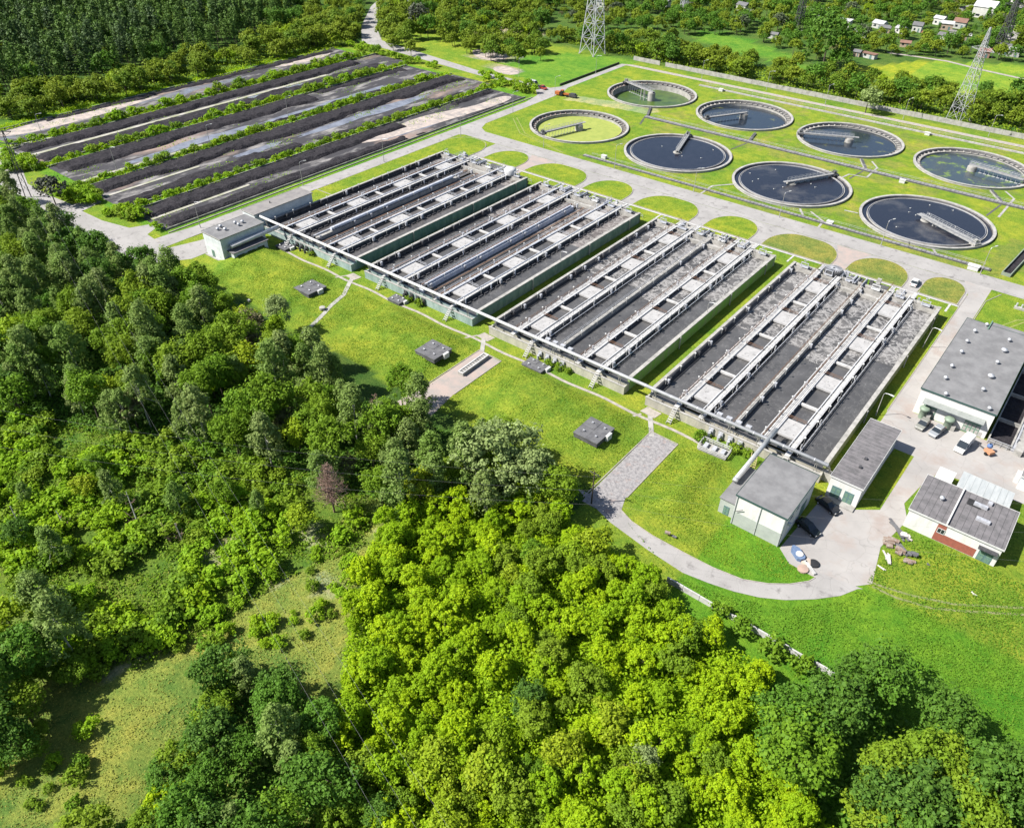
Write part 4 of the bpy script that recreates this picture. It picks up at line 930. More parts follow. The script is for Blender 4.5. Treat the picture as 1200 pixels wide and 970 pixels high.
for k, (x0, x1, y0, y1) in enumerate(BEDS):
    sheet('sludge_bed', [(x0, y0), (x1, y0), (x1, y1), (x0, y1)], .03+.004*k, DIRT)
    b = MB(); b.box(x0-.35, x0, y0, y1, 0, .55); b.box(x1, x1+.35, y0, y1, 0, .5)
    tag(b.build('bed_kerb', mat('mossy bed kerb', (.33, .33, .30), (.14, .16, .10), scale=.5)), 'low concrete edge walls of the '+bed_names[k], 'kerb wall')
    w_ = x1-x0
    if k == 0:
        heap(x0+.2, x0+11, y0+1, 214, 1.0, 10, 'black sludge windrow on the far side of the '+bed_names[k]); heap(x1-9.5, x1-.3, y0+1, 205, .8, 20, 'black sludge windrow next to the verge in the '+bed_names[k])
        heap(x1-5.0, x1-.3, 207, 262, .6, 25, 'thin black sludge strip by the verge of the '+bed_names[k]); heap(x0+.3, x0+7, 244, 272, .8, 27, 'short black heap at the far corner of the '+bed_names[k])
    elif k == 1:
        heap(x0+.2, x0+13, y0+1, 277, 1.1, 30, 'black sludge windrow on the far side of the '+bed_names[k]); heap(x1-11.5, x1-.3, y0+1, 175, .9, 40, 'black sludge windrow on the near side of the '+bed_names[k]); heap(x1-7, x1-.3, 180, 262, .7, 41, 'thin black sludge windrow far along the near side of the '+bed_names[k])
    elif k == 2:
        heap(x0+.2, x0+13, y0+1, 215, 1.0, 50, 'black sludge windrow on the far side of the '+bed_names[k]); heap(x0+.5, x0+9, 218, 272, .7, 55, 'black sludge remnant near the far end of the '+bed_names[k]); heap(x1-8, x1-.3, 165, 270, .6, 57, 'thin black sludge windrow near side of the '+bed_names[k])
    elif k == 3:
        heap(x0+.2, x0+12, y0+1, 265, 1.1, 60, 'black sludge windrow on the far side of the '+bed_names[k]); heap(x1-12, x1-.3, y0+1, 270, .9, 70, 'black sludge windrow on the near side of the '+bed_names[k])
        b = MB(); b.box(x0+9.8, x0+11.6, y0+2, 240, 0, .2); tag(b.build('concrete_strip', mat('dusty strip', (.55, .52, .47), (.33, .35, .2), scale=.25)), 'pale concrete strip down the middle of the fourth sludge bed', 'strip')
    else:
        heap(x0+.2, x0+8, 125, 272, .6, 80, 'low dark sludge windrow at the forest side of the '+bed_names[k]); heap(x1-8.5, x1-.3, 190, 272, .7, 90, 'dark sludge windrow at the far end of the '+bed_names[k])
def puddle(x0, x1, y0, y1, z, seed):
    n = 60; pts = []; r_ = random.Random(seed); cx, cy, a, c = (x0+x1)/2, (y0+y1)/2, (x1-x0)/2, (y1-y0)/2
    ph = [r_.uniform(0, 6) for _ in range(5)]
    for q in range(n):
        t_ = 2*PI*q/n; s = 1+.22*math.sin(3*t_+ph[0])+.15*math.sin(7*t_+ph[1])+.1*math.sin(13*t_+ph[2])
        pts.append((cx+a*s*math.cos(t_), cy+c*math.sin(t_)*(1+.08*math.sin(9*t_))))
    sheet('water', pts, z, PUDDLE)
for n_, p in enumerate(((-272, -266.5, 122, 178), (-271, -266, 180, 250), (-249, -243, 178, 250), (-248, -244, 150, 170), (-222, -217, 196, 240), (-331, -325, 160, 215), (-329, -324, 105, 128), (-301, -297, 190, 225))): puddle(*p, .066+.004*(n_ % 3), n_)
for x0, y0, a, m_, nm in ((-214.5, 130, 42, PATHM, 'concrete_strip'),):
    b = MB(); b.box(-221.8, -220.6, 103, 138, 0, .16); tag(b.build(nm, mat('dusty strip', (.55, .52, .47), (.33, .35, .2), scale=.25)), 'short pale concrete strip in the nearest sludge bed', 'strip')
b = MB(); b.box(-248.5, -247.3, 103, 137, 0, .16); tag(b.build('concrete_strip', MATS['dusty strip']), 'short pale concrete strip in the second sludge bed', 'strip')
b = MB(); b.box(-266.2, -264.8, 104, 150, 0, .16); tag(b.build('concrete_strip', MATS['dusty strip']), 'short pale concrete strip beside the long puddle', 'strip')
SANDM = mat('pale pinkish sand', (0.62, 0.52, 0.46), (0.34, 0.31, 0.30), scale=0.3, mixc=(.4, .62), bump=.08, bscale=2, detail=10)
sheet('sand', smooth_poly([(-224, 186), (-219, 196), (-217.5, 215), (-215.5, 236), (-213.5, 262), (-216, 271), (-221, 268), (-220, 250), (-225, 236), (-228, 222), (-225.5, 205), (-227.5, 192)], 3), .08, SANDM)
sheet('sand', smooth_poly([(-335, 108), (-329, 106), (-325, 116), (-325, 140), (-329, 165), (-331, 176), (-333, 150), (-335.5, 128)], 3), .08, SANDM)
sheet('sand', smooth_poly([(-334, 235), (-329, 232), (-326, 255), (-331, 270), (-334.5, 262)], 3), .08, SANDM)
sheet('sand', smooth_poly([(-275, 311), (-262, 308), (-256, 317), (-268, 328), (-284, 322)]), .03, SANDM)
sheet('sand', smooth_poly([(-249, 296), (-238, 295), (-236, 302), (-246, 307), (-254, 303)]), .03, SANDM)

# ------------------------------------------------------------------ pylons and power lines
def pylon(px, base, H, b0, b1, waist, arms, label, rz=R(20), r_=.16, m=STEEL, group=None):
    t = thing('lattice_pylon', label, 'pylon', (base[0], base[1], 0), rz, group)
    def hw(z): return b0+(b1-b0)*min(1, z/waist) if z < waist else b1*(1-.5*(z-waist)/(H-waist))
    zs = [0]; 
    while zs[-1] < H-1.2: zs.append(min(H, zs[-1]+max(1.5, hw(zs[-1])*1.7)))
    zs[-1] = H
    cs = [(1, 1), (-1, 1), (-1, -1), (1, -1)]
    lg = MB(); br = MB()
    for a, c in zip(zs, zs[1:]):
        ha, hc = hw(a), hw(c); rr = r_ if a < waist else r_*.7
        for q in range(4):
            p, s = cs[q], cs[(q+1) % 4]
            lg.tube((p[0]*ha, p[1]*ha, a), (p[0]*hc, p[1]*hc, c), rr, n=4)
            br.tube((p[0]*ha, p[1]*ha, a), (s[0]*hc, s[1]*hc, c), rr*.6, n=4); br.tube((s[0]*ha, s[1]*ha, a), (p[0]*hc, p[1]*hc, c), rr*.6, n=4)
            br.tube((p[0]*hc, p[1]*hc, c), (s[0]*hc, s[1]*hc, c), rr*.6, n=4)
    lg.build('pylon_leg', m, t); br.build('bracing', m, t)
    for z, L in arms:
        a = MB(); h_ = hw(z)
        for s in (-1, 1):
            for yy in (-h_, h_):
                a.tube((s*h_, yy, z), (s*L, 0, z+.1), r_*.55, n=4); a.tube((s*h_, yy, z+1.6), (s*L, 0, z+.2), r_*.55, n=4)
            for k in range(1, 5): f = k/5; a.tube((s*(h_+(L-h_)*f), -h_*(1-f), z), (s*(h_+(L-h_)*f), h_*(1-f), z+1.6*(1-f)), r_*.4, n=4)
        ar = a.build('cross_arm', m, t)
        ins = MB()
        for s in (-1, 1): ins.tube((s*L*.95, 0, z), (s*L*.95, 0, z-1.8), .12, n=5)
        ins.build('insulator', STEELD, ar)
    fb = MB()
    for p in cs: fb.box(p[0]*b0-.4, p[0]*b0+.4, p[1]*b0-.4, p[1]*b0+.4, 0, .3)
    fb.build('footing', CONC, t); return t
pa = g(694, 63); pb = g(1122, 141)
pylon(0, pa, 62, 4.6, 1.5, 40, [(40, 9), (46, 11), (52, 8)], 'big silver lattice pylon on the green field at the top centre', R(-6), .21)
pylon(0, pb, 34.5, 3.1, .4, 33, [(26.5, 5.0)], 'silver lattice pylon rising out of the shrubs behind the boundary wall at right', R(-25), .125, BRR)
pylon(0, g(1170, 62), 34, 2.8, .6, 26, [(22, 6), (27, 5)], 'grey lattice pylon among the far roofs at upper right', R(-25), .18, STEELD)
pylon(0, g(934, 36), 36, 2.0, .6, 26, [(24, 5), (29, 4)], 'slim dark lattice pylon among the allotment trees', R(-25), .16, STEELD)
pylon(0, g(800, 20), 30, 2.0, .7, 22, [(20, 5)], 'slim pylon at the top edge right of the big silver one', R(-25), .16, STEEL)
pylon(0, g(482, 18), 26, 1.8, .6, 20, [(18, 4)], 'thin pale pylon behind the dark round tree at the top', R(-25), .16, STEEL)
pc = g(33.4, 231.3)
t = thing('power_pole', 'dark steel power pole standing at the left bend of the road, wires leaving it', 'power pole', (*pc, 0), R(35)); b = MB()
for s in (-1, 1): b.tube((s*1.0, 0, 0), (s*.18, 0, 21), .14, .1, 6)
b.build('pole', STEELD, t); b = MB()
for z in np.arange(2, 20, 2.4): h_ = 1-.82*z/21; h2 = 1-.82*(z+2.4)/21; b.tube((-h_, 0, z), (h2, 0, z+2.4), .05, n=4); b.tube((h_, 0, z), (-h2, 0, z+2.4), .05, n=4)
b.build('bracing', STEELD, t)
for z, L in ((17, 3.4), (20.6, 2.6)): b = MB(); b.box(-L, L, -.12, .12, z, z+.22); b.tube((-L, 0, z), (0, 0, z-1.4), .06, n=4); b.tube((L, 0, z), (0, 0, z-1.4), .06, n=4); b.build('cross_arm', STEELD, t)
WIRE = mat('grey wire', (.2, .2, .21), rough=.5)
def wire(a, c, sag, label, r_=.008):
    b = MB(); n = 24; pts = []
    for k in range(n+1): f = k/n; pts.append((a[0]+(c[0]-a[0])*f, a[1]+(c[1]-a[1])*f, a[2]+(c[2]-a[2])*f-sag*4*f*(1-f)))
    b.path(pts, r_, 3); tag(b.build('power_line', WIRE), label, 'wire', 'power lines over the woodland')
end_ = g(1260, 720, 16)
for k, off in enumerate((-3, 0, 3)):
    wire((pc[0]+off*.8, pc[1]+off*.57, 17.2), (-20+off, 20+off*.7, 15.5), 4.0, 'wire running from the dark power pole over the woodland treetops')
for k in range(3):
    a = g(-60, 470+k*22, 17); c = g(720, 560+k*16, 17); d_ = g(1260, 590+k*36, 17)
    wire((*a, 17), (*c, 17), 2.5, 'pale wire crossing the woodland at mid-left from the left edge'); wire((*c, 17), (*d_, 17), 1.5, 'pale wire crossing above the white hall and yard')
t = thing('power_pole', 'slim pole half hidden by bushes at the start of the curved road', 'power pole', (*g(693, 590), 0)); b = MB(); b.tube((0, 0, 0), (0, 0, 8), .15, .1, 8); b.build('pole', BARK, t); MB().box(-1.0, 1.0, -.06, .06, 7.4, 7.52).build('cross_arm', STEELD, t)

# ------------------------------------------------------------------ vehicles
def car(label, loc, rz, L=4.3, W_=1.78, H=1.5, paint=(.6, .6, .62), van=False, cat='car', name='parked_car', stripe=None, rough=.25):
    t = thing(name, label, cat, (*loc, .045), rz)
    pm = mat('car paint %.2f %.2f %.2f' % paint, paint, rough=rough, spec=.6)
    hw = W_/2
    if not van:
        prof = [(-L/2, .35, .92), (-L/2+.05, .82, .95), (-L/2+.55, .95, 1), (-L/2+1.0, .98, 1), (L/2-1.25, .95, 1), (L/2-.25, .80, .95), (L/2, .60, .88), (L/2, .32, .88)]
        cab = [(-L*.40, .97, .92), (-L*.28, H-.04, .78), (L*.06, H, .78), (L*.25, .96, .9)]
    else:
        prof = [(-L/2, .35, .96), (-L/2, 1.05, .98), (L/2-1.1, 1.05, .98), (L/2-.15, .95, .93), (L/2, .7, .9), (L/2, .32, .9)]
        cab = [(-L/2+.02, 1.05, .97), (-L/2+.12, H, .88), (L/2-1.7, H, .88), (L/2-.75, 1.04, .93)]
    b = MB(); n = len(prof); vs = []
    for x, z, f in prof: vs += [(x, -hw*f, z), (x, hw*f, z)]
    bot = [(prof[0][0], -hw*.92, .28), (prof[0][0], hw*.92, .28), (prof[-1][0], -hw*.88, .28), (prof[-1][0], hw*.88, .28)]
    fs = [(2*i, 2*i+1, 2*i+3, 2*i+2) for i in range(n-1)]
    o = len(vs); vs += bot
    fs += [tuple([o]+[2*i for i in range(n)]+[o+2]), tuple([o+3]+[2*i+1 for i in range(n-1, -1, -1)]+[o+1]), (o, o+1, 1, 0), (o+3, o+2, 2*n-2, 2*n-1), (o+2, o+3, o+1, o)]
    b.add(vs, fs); bd = b.build('body', pm, t)
    bv = bd.modifiers.new('bevel', 'BEVEL'); bv.width = .07; bv.segments = 2; bv.limit_method = 'ANGLE'
    b = MB(); vs = []
    for x, z, f in cab: vs += [(x, -hw*f, z), (x, hw*f, z)]
    b.add(vs, [(0, 1, 3, 2), (2, 3, 5, 4), (4, 5, 7, 6), (0, 2, 4, 6), (7, 5, 3, 1)]); b.build('cabin_glass' if not van else 'cargo_box', GLASS if not van else pm, t)
    b = MB(); b.add([(cab[1][0]-.05, -hw*.8 if not van else -hw*.88, H+.0), (cab[2][0]+.05, -hw*.8 if not van else -hw*.88, H+.0), (cab[2][0]+.05, hw*.8 if not van else hw*.88, H+.0), (cab[1][0]-.05, hw*.8 if not van else hw*.88, H+.0)]+[(cab[1][0]+.02, -hw*.74, H+.05), (cab[2][0], -hw*.74, H+.05), (cab[2][0], hw*.74, H+.05), (cab[1][0]+.02, hw*.74, H+.05)], [(0, 3, 2, 1), (4, 5, 6, 7), (0, 1, 5, 4), (1, 2, 6, 5), (2, 3, 7, 6), (3, 0, 4, 7)]); b.build('roof', pm, t)
    if van:
        x0 = L/2-1.62; b = MB(); b.add([(x0+.1, -hw*.84, H-.08), (x0+.1, hw*.84, H-.08), (L/2-.78, hw*.88, 1.1), (L/2-.78, -hw*.88, 1.1), (x0+.14, -hw*.84, H-.06), (x0+.14, hw*.84, H-.06), (L/2-.70, hw*.88, 1.1), (L/2-.70, -hw*.88, 1.1)], [(0, 1, 2, 3), (4, 7, 6, 5), (0, 4, 5, 1), (1, 5, 6, 2), (2, 6, 7, 3), (3, 7, 4, 0)]); b.build('windscreen', GLASS, t)
        b = MB(); b.box(L/2-2.2, L/2-1.3, -hw*.96-.01, hw*.96+.01, 1.12, 1.6); b.build('side_window', GLASS, t)
    for x in (-L*.30, L*.31):
        for s in (-1, 1):
            w1 = MB().tube((x, s*(hw-.2), .32), (x, s*(hw+.01), .32), .32, n=14).build('wheel', mat('tyre rubber', (.02, .02, .02)), t); MB().tube((x, s*(hw-.0), .32), (x, s*(hw+.03), .32), .18, n=10).build('rim', STEEL, w1)
    for s in (-1, 1):
        MB().box(L/2-.08, L/2+.015, s*hw*.66-.17, s*hw*.66+.17, .58, .72).build('headlight', WHITE, t); MB().box(-L/2-.015, -L/2+.06, s*hw*.72-.14, s*hw*.72+.14, .66, .84).build('taillight', mat('red lamp', (.35, .02, .02)), t)
    if stripe: MB().box(-L*.3, L*.3, -hw-.015, hw+.015, .55, .75).build('stripe', mat('stripe %.1f %.1f' % stripe[:2], stripe), t)
    return t
HEAD = PI/2
car('white estate car parked on the narrow paved bay between two grass islands', (-30.4, 210.6), R(92), paint=(.80, .80, .80), H=1.52)
car('light silver hatchback next to the green vertical tank, left of the two parked together', (-10.6, 149.3), R(-98), L=4.0, H=1.62, paint=(.30, .30, .27))
car('silver saloon parked second beside the hatchback in front of the largest hall', (-7.7, 148.9), R(-102), L=4.4, paint=(.36, .38, .41))
car('white panel van parked in front of the largest hall', (-2.3, 147.6), R(-98), L=5.3, W_=2.0, H=2.3, paint=(.80, .80, .79), van=True, cat='van', name='parked_van')
car('black saloon parked by the end of the low white block', (-17.0, 114.0), R(-22), L=4.7, paint=(.02, .022, .028))
car('dark green-black car parked in the shade of the tall white hall', (-17.6, 106.4), R(-20), L=4.5, paint=(.018, .025, .022))
car('white van with a blue front on the diagonal road junction', (-219.6, 289.6), R(-8), L=5.4, W_=2.0, H=2.2, paint=(.78, .78, .80), van=True, cat='van', name='parked_van', stripe=(.05, .12, .45))
car('small red car just right of the white and blue van at the junction', (-213.0, 288.0), R(-15), L=4.1, paint=(.45, .05, .03))
t = thing('tractor', 'orange tractor with dark trailer on the grass at the junction corner', 'tractor', (-199.6, 285.8, 0), R(10))
OR = mat('orange machine paint', (.55, .17, .05), rough=.4); BLK = mat('tyre rubber', (.02, .02, .02))
b = MB(); b.box(-.6, 2.0, -.5, .5, .7, 1.4); b.build('engine_hood', OR, t); b = MB(); b.box(-2.0, -.6, -.8, .8, .8, 1.2); b.box(-1.9, -.7, -.75, .75, 2.3, 2.45); b.build('cab', OR, t)
b = MB(); b.box(-1.8, -.75, -.7, .7, 1.2, 2.3); b.build('cab_window', GLASS, t)
for x, r__ in ((-1.4, .8), (1.4, .5)):
    for s in (-1, 1): MB().tube((x, s*.75, r__), (x, s*1.15, r__), r__, n=16).build('wheel', BLK, t)
b = MB(); b.box(2.2, 5.6, -1, 1, .5, 1.2); b.box(2.6, 5.0, -.8, .8, 1.2, 1.7); b.build('mower_deck', STEELD, t); b = MB(); b.box(-4.5, -2.3, -1, 1, .5, 1.6); b.build('hopper', OR, t)
t = thing('cement_mixer', 'small orange trailer mixer with a blue drum in front of the filter basins', 'mixer', (*g(1157, 532), .04), R(-35))
b = MB(); b.box(-.7, .9, -.6, .6, .5, 1.1); b.build('chassis', mat('faded orange', (.6, .3, .17)), t); b = MB(); b.smooth = True; b.lathe([(.01, 1.1), (.4, 1.1), (.55, 1.5), (.3, 2.0)], 14, (-.6, .5)); b.build('drum', mat('blue paint', (.15, .25, .5)), t)
for s in (-1, 1): MB().tube((.1, s*.62, .32), (.1, s*.8, .32), .32, n=12).build('wheel', BLK, t)
b = MB(); b.path([(-.7, 0, .6), (-2.8, 0, .4)], .08); b.build('tow_bar', STEELD, t)
t = thing('boat_trough', 'small blue trough with a round white lid beside the tall white hall', 'trough', (*g(934, 650), .04), R(-38))
b = MB(); b.prism([(-1.6, -.2), (-.8, -.75), (1.2, -.75), (1.6, -.3), (1.6, .3), (1.2, .75), (-.8, .75), (-1.6, .2)], 0, .7); b.build('trough_body', mat('dusty blue', (.18, .26, .42), (.12, .18, .32), scale=2), t); b = MB(); b.lathe([(.62, .7), (.62, .85), (.01, .9)], 18, (.5, 0)); b.build('lid', WHITE, t)
for p, lb, cm in (((945, 659), 'round cream manhole cover disc at the grass point by the road bend', (.6, .5, .42)), ((953.5, 661), 'round dark disc leaning beside the cream one at the road bend', (.03, .03, .035)), ((940.5, 667.5), 'small pinkish disc lying on the grass point by the road bend', (.5, .36, .3))):
    b = MB(); b.lathe([(.9, -.05), (.9, .22), (.2, .3), (.01, .3)], 18); tag(b.build('disc_cover', mat('disc %.2f' % cm[0], cm), loc=(*g(*p), .1)), lb, 'cover')
b = MB(); b.obox((0, 0, .2), (3.4, .5, .3), R(-35)); tag(b.build('kerb_block', CONCW, loc=(*g(948, 665), .05)), 'white kerb block beside the round discs at the road bend', 'block')
for n_, (p, sz, rz, lb) in enumerate((((1052, 622), (3.6, 1.0, .4), -40, 'pale beam pile nearest the workshop corner'), ((1062, 629), (1.6, 1.1, .5), 10, 'grey slab stack behind the pale beams'), ((1045, 638), (2.2, 1.8, .6), 20, 'heap of pale pink stone blocks at the pavement edge'),
   ((1055, 642), (2.8, .8, .4), -35, 'long pale beam beside the pink stones'), ((1054, 648), (1.5, 1.3, .7), 0, 'palletised block stack between the beams and the brick heap'), ((1040, 655), (2.6, .7, .35), -50, 'narrow pale beam at the left of the rubble'),
   ((1069, 651), (1.4, 1.2, .8), 5, 'tall grey and white pallet stack at the right of the rubble'), ((1066, 659), (1.5, 1.2, .6), 15, 'pinkish block heap below the pallet stack'), ((1034, 668), (2.0, .6, .25), -30, 'lone pinkish slab in the grass'), ((1088, 662), (.6, .5, .3), 0, 'single small stone right of the rubble'), ((1142, 697), (1.2, .4, .2), -20, 'white plank lying in the field right of the rubble'), ((782, 628), (1.5, 1.0, .9), 30, 'brown stump block on the grass beside the curved road'), ((788, 630), (1.1, .8, .5), 10, 'small pale stone beside the brown stump block'))):
    b = MB(); rr = random.Random(n_)
    for q in range(7 if n_ < 8 else 2):
        b.obox((rr.uniform(-.4, .4)*sz[0], rr.uniform(-.4, .4)*sz[1], rr.uniform(.1, sz[2])), (sz[0]*rr.uniform(.4, .9), sz[1]*rr.uniform(.25, .6), sz[2]*rr.uniform(.3, .5)), rr.uniform(-.35, .35))
    tag(b.build('rubble_pile', (STONE if n_ % 3 else LEAD) if n_ not in (11, 4, 7, 2) else mat('brown stone', (.3, .2, .15), (.42, .38, .34), scale=2), loc=(*g(*p), 0)), lb, 'rubble').rotation_euler = (0, 0, R(rz))
sheet('grass_strip', [(-13.4, 116.2), (-9.3, 119.5), (-9.0, 138.6), (-12.8, 138.6)], .05, LAWNM)
tk = [G([(1020,682),(1040,689),(1070,698),(1120,708),(1200,712)]), G([(1022,687),(1050,700),(1090,712),(1130,716),(1200,720)])]
for q in tk: path(q, .45, .02, mat('bare wheel track', (.30, .30, .14), (.16, .22, .05), scale=.8), 'track')

# ------------------------------------------------------------------ far allotments
rh = random.Random(5)
cols = [(.70, .68, .62), (.55, .42, .33), (.62, .62, .60), (.45, .27, .22), (.75, .74, .7)]
hs = [((987, 36), 9, 8, 6.5, 0, 'cream two-storey house with a flat pale roof among the allotments'), ((1006, 43), 9, 5, 3, 2, 'low shed with a bright white roof right of the cream house'), ((1030, 33), 8, 6, 3, 2, 'pale shed behind the white-roofed one'), ((1036, 38), 7, 5, 3, 1, 'brown grey shed beside the pale shed'),
 ((1074, 37), 6, 6, 4, 4, 'small white house in the middle of the allotments'), ((1100, 29), 7, 5, 4, 4, 'white cabin in the upper allotment rows'), ((1108, 35), 8, 5, 4, 1, 'brownish cabin below the white cabin'), ((1124, 33), 8, 7, 4, 2, 'cabin with a pale blue tint in the upper right'), ((1103, 49), 5, 5, 4, 4, 'small white hut just above the yellow meadow'),
 ((1152, 20), 14, 12, 7, 4, 'largest white building near the car park at upper right'), ((1152, 67), 6, 5, 3.5, 3, 'red brown hut right of the pylon'), ((1175, 63), 6, 6, 4, 2, 'grey roofed hut with a white gable at the right'), ((1186, 66), 7, 5, 3.5, 2, 'dark roofed hut at the right by the hedge'), ((1018, 68), 9, 4, 2.5, 2, 'long low dark shed by the meadow edge'), ((1004, 66), 4, 4, 2.6, 1, 'little brown shed left of the low dark shed'), ((1055, 39), 6, 5, 3, 4, 'white gabled garden house'), ((870, 13), 8, 6, 4, 4, 'pale cottage under trees at the top, left of centre of the allotments'), ((805, 13), 7, 6, 4, 1, 'pink brown cabin near the slim pylon'), ((708, 8), 10, 6, 4, 4, 'white shed right of the big pylon at the top edge'), ((877, 19), 9, 4, 3, 2, 'grey shed row below the pale cottage'),
 ((905, 45), 7, 4, 2.6, 2, 'lone grey shed left of the big dark tree'), ((780, 8), 6, 5, 3.5, 4, 'white hut at the top edge beside the pink cabin'), ((1130, 47), 6, 4, 3, 1, 'brown shed between hedges'), ((1118, 43), 7, 5, 3, 2, 'long grey shed above the pylon'), ((1085, 45), 6, 4, 3, 3, 'small red tiled hut in the middle allotment rows'), ((955, 18), 7, 5, 3, 2, 'grey hut at the left of the allotment rows'), ((1195, 4), 12, 8, 6, 4, 'pale industrial roof at the extreme upper right'), ((1060, 55), 6, 4, 2.6, 1, 'brown lean-to above the track')]
for (p, L_, D_, H_, ci, lb) in hs:
    x, y = g(*p); rz = rh.uniform(-.3, .3)
    L_, D_, H_ = L_*.82, D_*.82, H_*.85
    t = thing('garden_house', lb, 'house', (x, y, 0), rz); c = cols[ci]
    wm_ = mat('hut wall %d' % ci, c, tuple(q*.8 for q in c), scale=.6); MB().box(-L_/2, L_/2, -D_/2, D_/2, 0, H_).build('wall', wm_, t)
    rc = rh.choice([(.5, .5, .51), (.2, .2, .21), (.32, .30, .29), (.62, .62, .63), (.3, .17, .13)]) if 'red' not in lb else (.34, .13, .09)
    if 'white roof' in lb or 'flat pale' in lb or 'largest' in lb: rc = (.70, .70, .70)
    rm_ = mat('hut roof %.2f' % rc[0], rc, tuple(q*.75 for q in rc), scale=.5); b = MB(); r2 = .4
    if 'flat' in lb or 'long' in lb: b.box(-L_/2-.3, L_/2+.3, -D_/2-.3, D_/2+.3, H_, H_+.25)
    else:
        hx, hy, hz = L_/2+r2, D_/2+r2, D_*.32; b.add([(-hx, -hy, H_), (hx, -hy, H_), (hx, hy, H_), (-hx, hy, H_), (-hx, 0, H_+hz), (hx, 0, H_+hz)], [(0, 1, 5, 4), (2, 3, 4, 5), (0, 4, 3), (1, 2, 5), (3, 2, 1, 0)])
    b.build('roof', rm_, t)
    b = MB(); b.box(-L_*.3, -L_*.1, -D_/2-.03, -D_/2, .9, 2.0); b.build('window', GLASS, t); b = MB(); b.box(L_*.15, L_*.3, -D_/2-.03, -D_/2, 0, 2.0); b.build('door', TEAL, t)
sheet('road', G([(1120,10),(1150,3),(1180,-6),(1260,-4),(1260,12),(1165,9),(1130,16)]), .03, ASPH)
sheet('car_park', G([(1175,38),(1185,30),(1260,28),(1260,44),(1190,50),(1180,46)]), .034, ASPH)
path(G([(1040,62),(1070,66),(1110,72),(1150,82),(1200,93),(1260,103)]), 2.5, .04, PATHM)
path(G([(940,8),(970,10),(1000,8)]), 5, .04, PATHM)

# ------------------------------------------------------------------ vegetation
LM = {
 'bright': leaf_mat('bright maple leaves', (0.42, 0.54, 0.010), (0.25, 0.39, 0.010), (0.20, 0.35, 0.012), .48),
 'mid': leaf_mat('fresh green leaves', (0.155, 0.28, 0.018), (0.09, 0.185, 0.014), (0.21, 0.29, 0.02), .42),
 'grey': leaf_mat('grey green birch leaves', (0.25, 0.31, 0.10), (0.13, 0.185, 0.05), (0.15, 0.26, 0.04), .4),
 'dark': leaf_mat('dark green leaves', (0.10, 0.19, 0.025), (0.045, 0.105, 0.016), (0.09, 0.20, 0.018), .35),
 'olive': leaf_mat('yellow olive leaves', (0.32, 0.38, 0.02), (0.21, 0.28, 0.016), (0.20, 0.33, 0.014), .42),
 'pine': leaf_mat('dark pine needles', (0.065, 0.105, 0.035), (0.025, 0.05, 0.022), (0.10, 0.18, 0.03), .2),
 'silver': leaf_mat('silvery willow leaves', (0.29, 0.36, 0.14), (0.18, 0.24, 0.08), (0.22, 0.30, 0.09), .4),
 'far': leaf_mat('distant green leaves', (0.13, 0.22, 0.018), (0.07, 0.135, 0.014), (0.20, 0.25, 0.02), .36),
 'farbr': leaf_mat('distant bright leaves', (0.29, 0.38, 0.014), (0.18, 0.27, 0.014), (0.20, 0.31, 0.016), .4),
 'brown': leaf_mat('brownish spring leaves', (0.15, 0.13, 0.07), (0.10, 0.10, 0.05), (0.13, 0.14, 0.05), .25),
 'shrub': leaf_mat('shrub leaves', (0.30, 0.43, 0.014), (0.18, 0.31, 0.012), (0.19, 0.35, 0.016), .45),
 'purple': leaf_mat('dull grey purple leaves', (0.08, 0.085, 0.06), (0.045, 0.055, 0.04), (0.08, 0.11, 0.05), .15),
}
def leaves(rs, P, Nn, size, fold=.25):
    """P centres (n,3), Nn normals; returns verts, faces of n folded leaf-clump quads"""
    n = len(P); r_ = rs.normal(size=(n, 3)); u = np.cross(Nn, r_); u /= np.linalg.norm(u, axis=1)[:, None]+1e-9
    v = np.cross(Nn, u); s = size*rs.uniform(.55, 1.35, n)[:, None]; el = rs.uniform(.45, .9, n)[:, None]
    a = P+u*s; c = P-u*s; b_ = P+v*s*el+Nn*s*fold*rs.uniform(-1, 1, n)[:, None]; d = P-v*s*el+Nn*s*fold*rs.uniform(-1, 1, n)[:, None]
    V = np.stack([a, b_, c, d], 1).reshape(-1, 3); F = np.arange(4*n).reshape(n, 4); return V, F
def np_mesh(name, V, F, m, mi=None, extra=None):
    me = bpy.data.meshes.new(name); me.vertices.add(len(V)); me.vertices.foreach_set('co', np.asarray(V, np.float32).ravel())
    k = F.shape[1]; me.loops.add(F.size); me.loops.foreach_set('vertex_index', F.ravel().astype(np.int32)); me.polygons.add(len(F))
    me.polygons.foreach_set('loop_start', np.arange(0, F.size, k, dtype=np.int32)); me.update(calc_edges=True)
    for q in (m if isinstance(m, (list, tuple)) else [m]): me.materials.append(q)
    if mi is not None: me.polygons.foreach_set('material_index', mi.astype(np.int32))
    return me
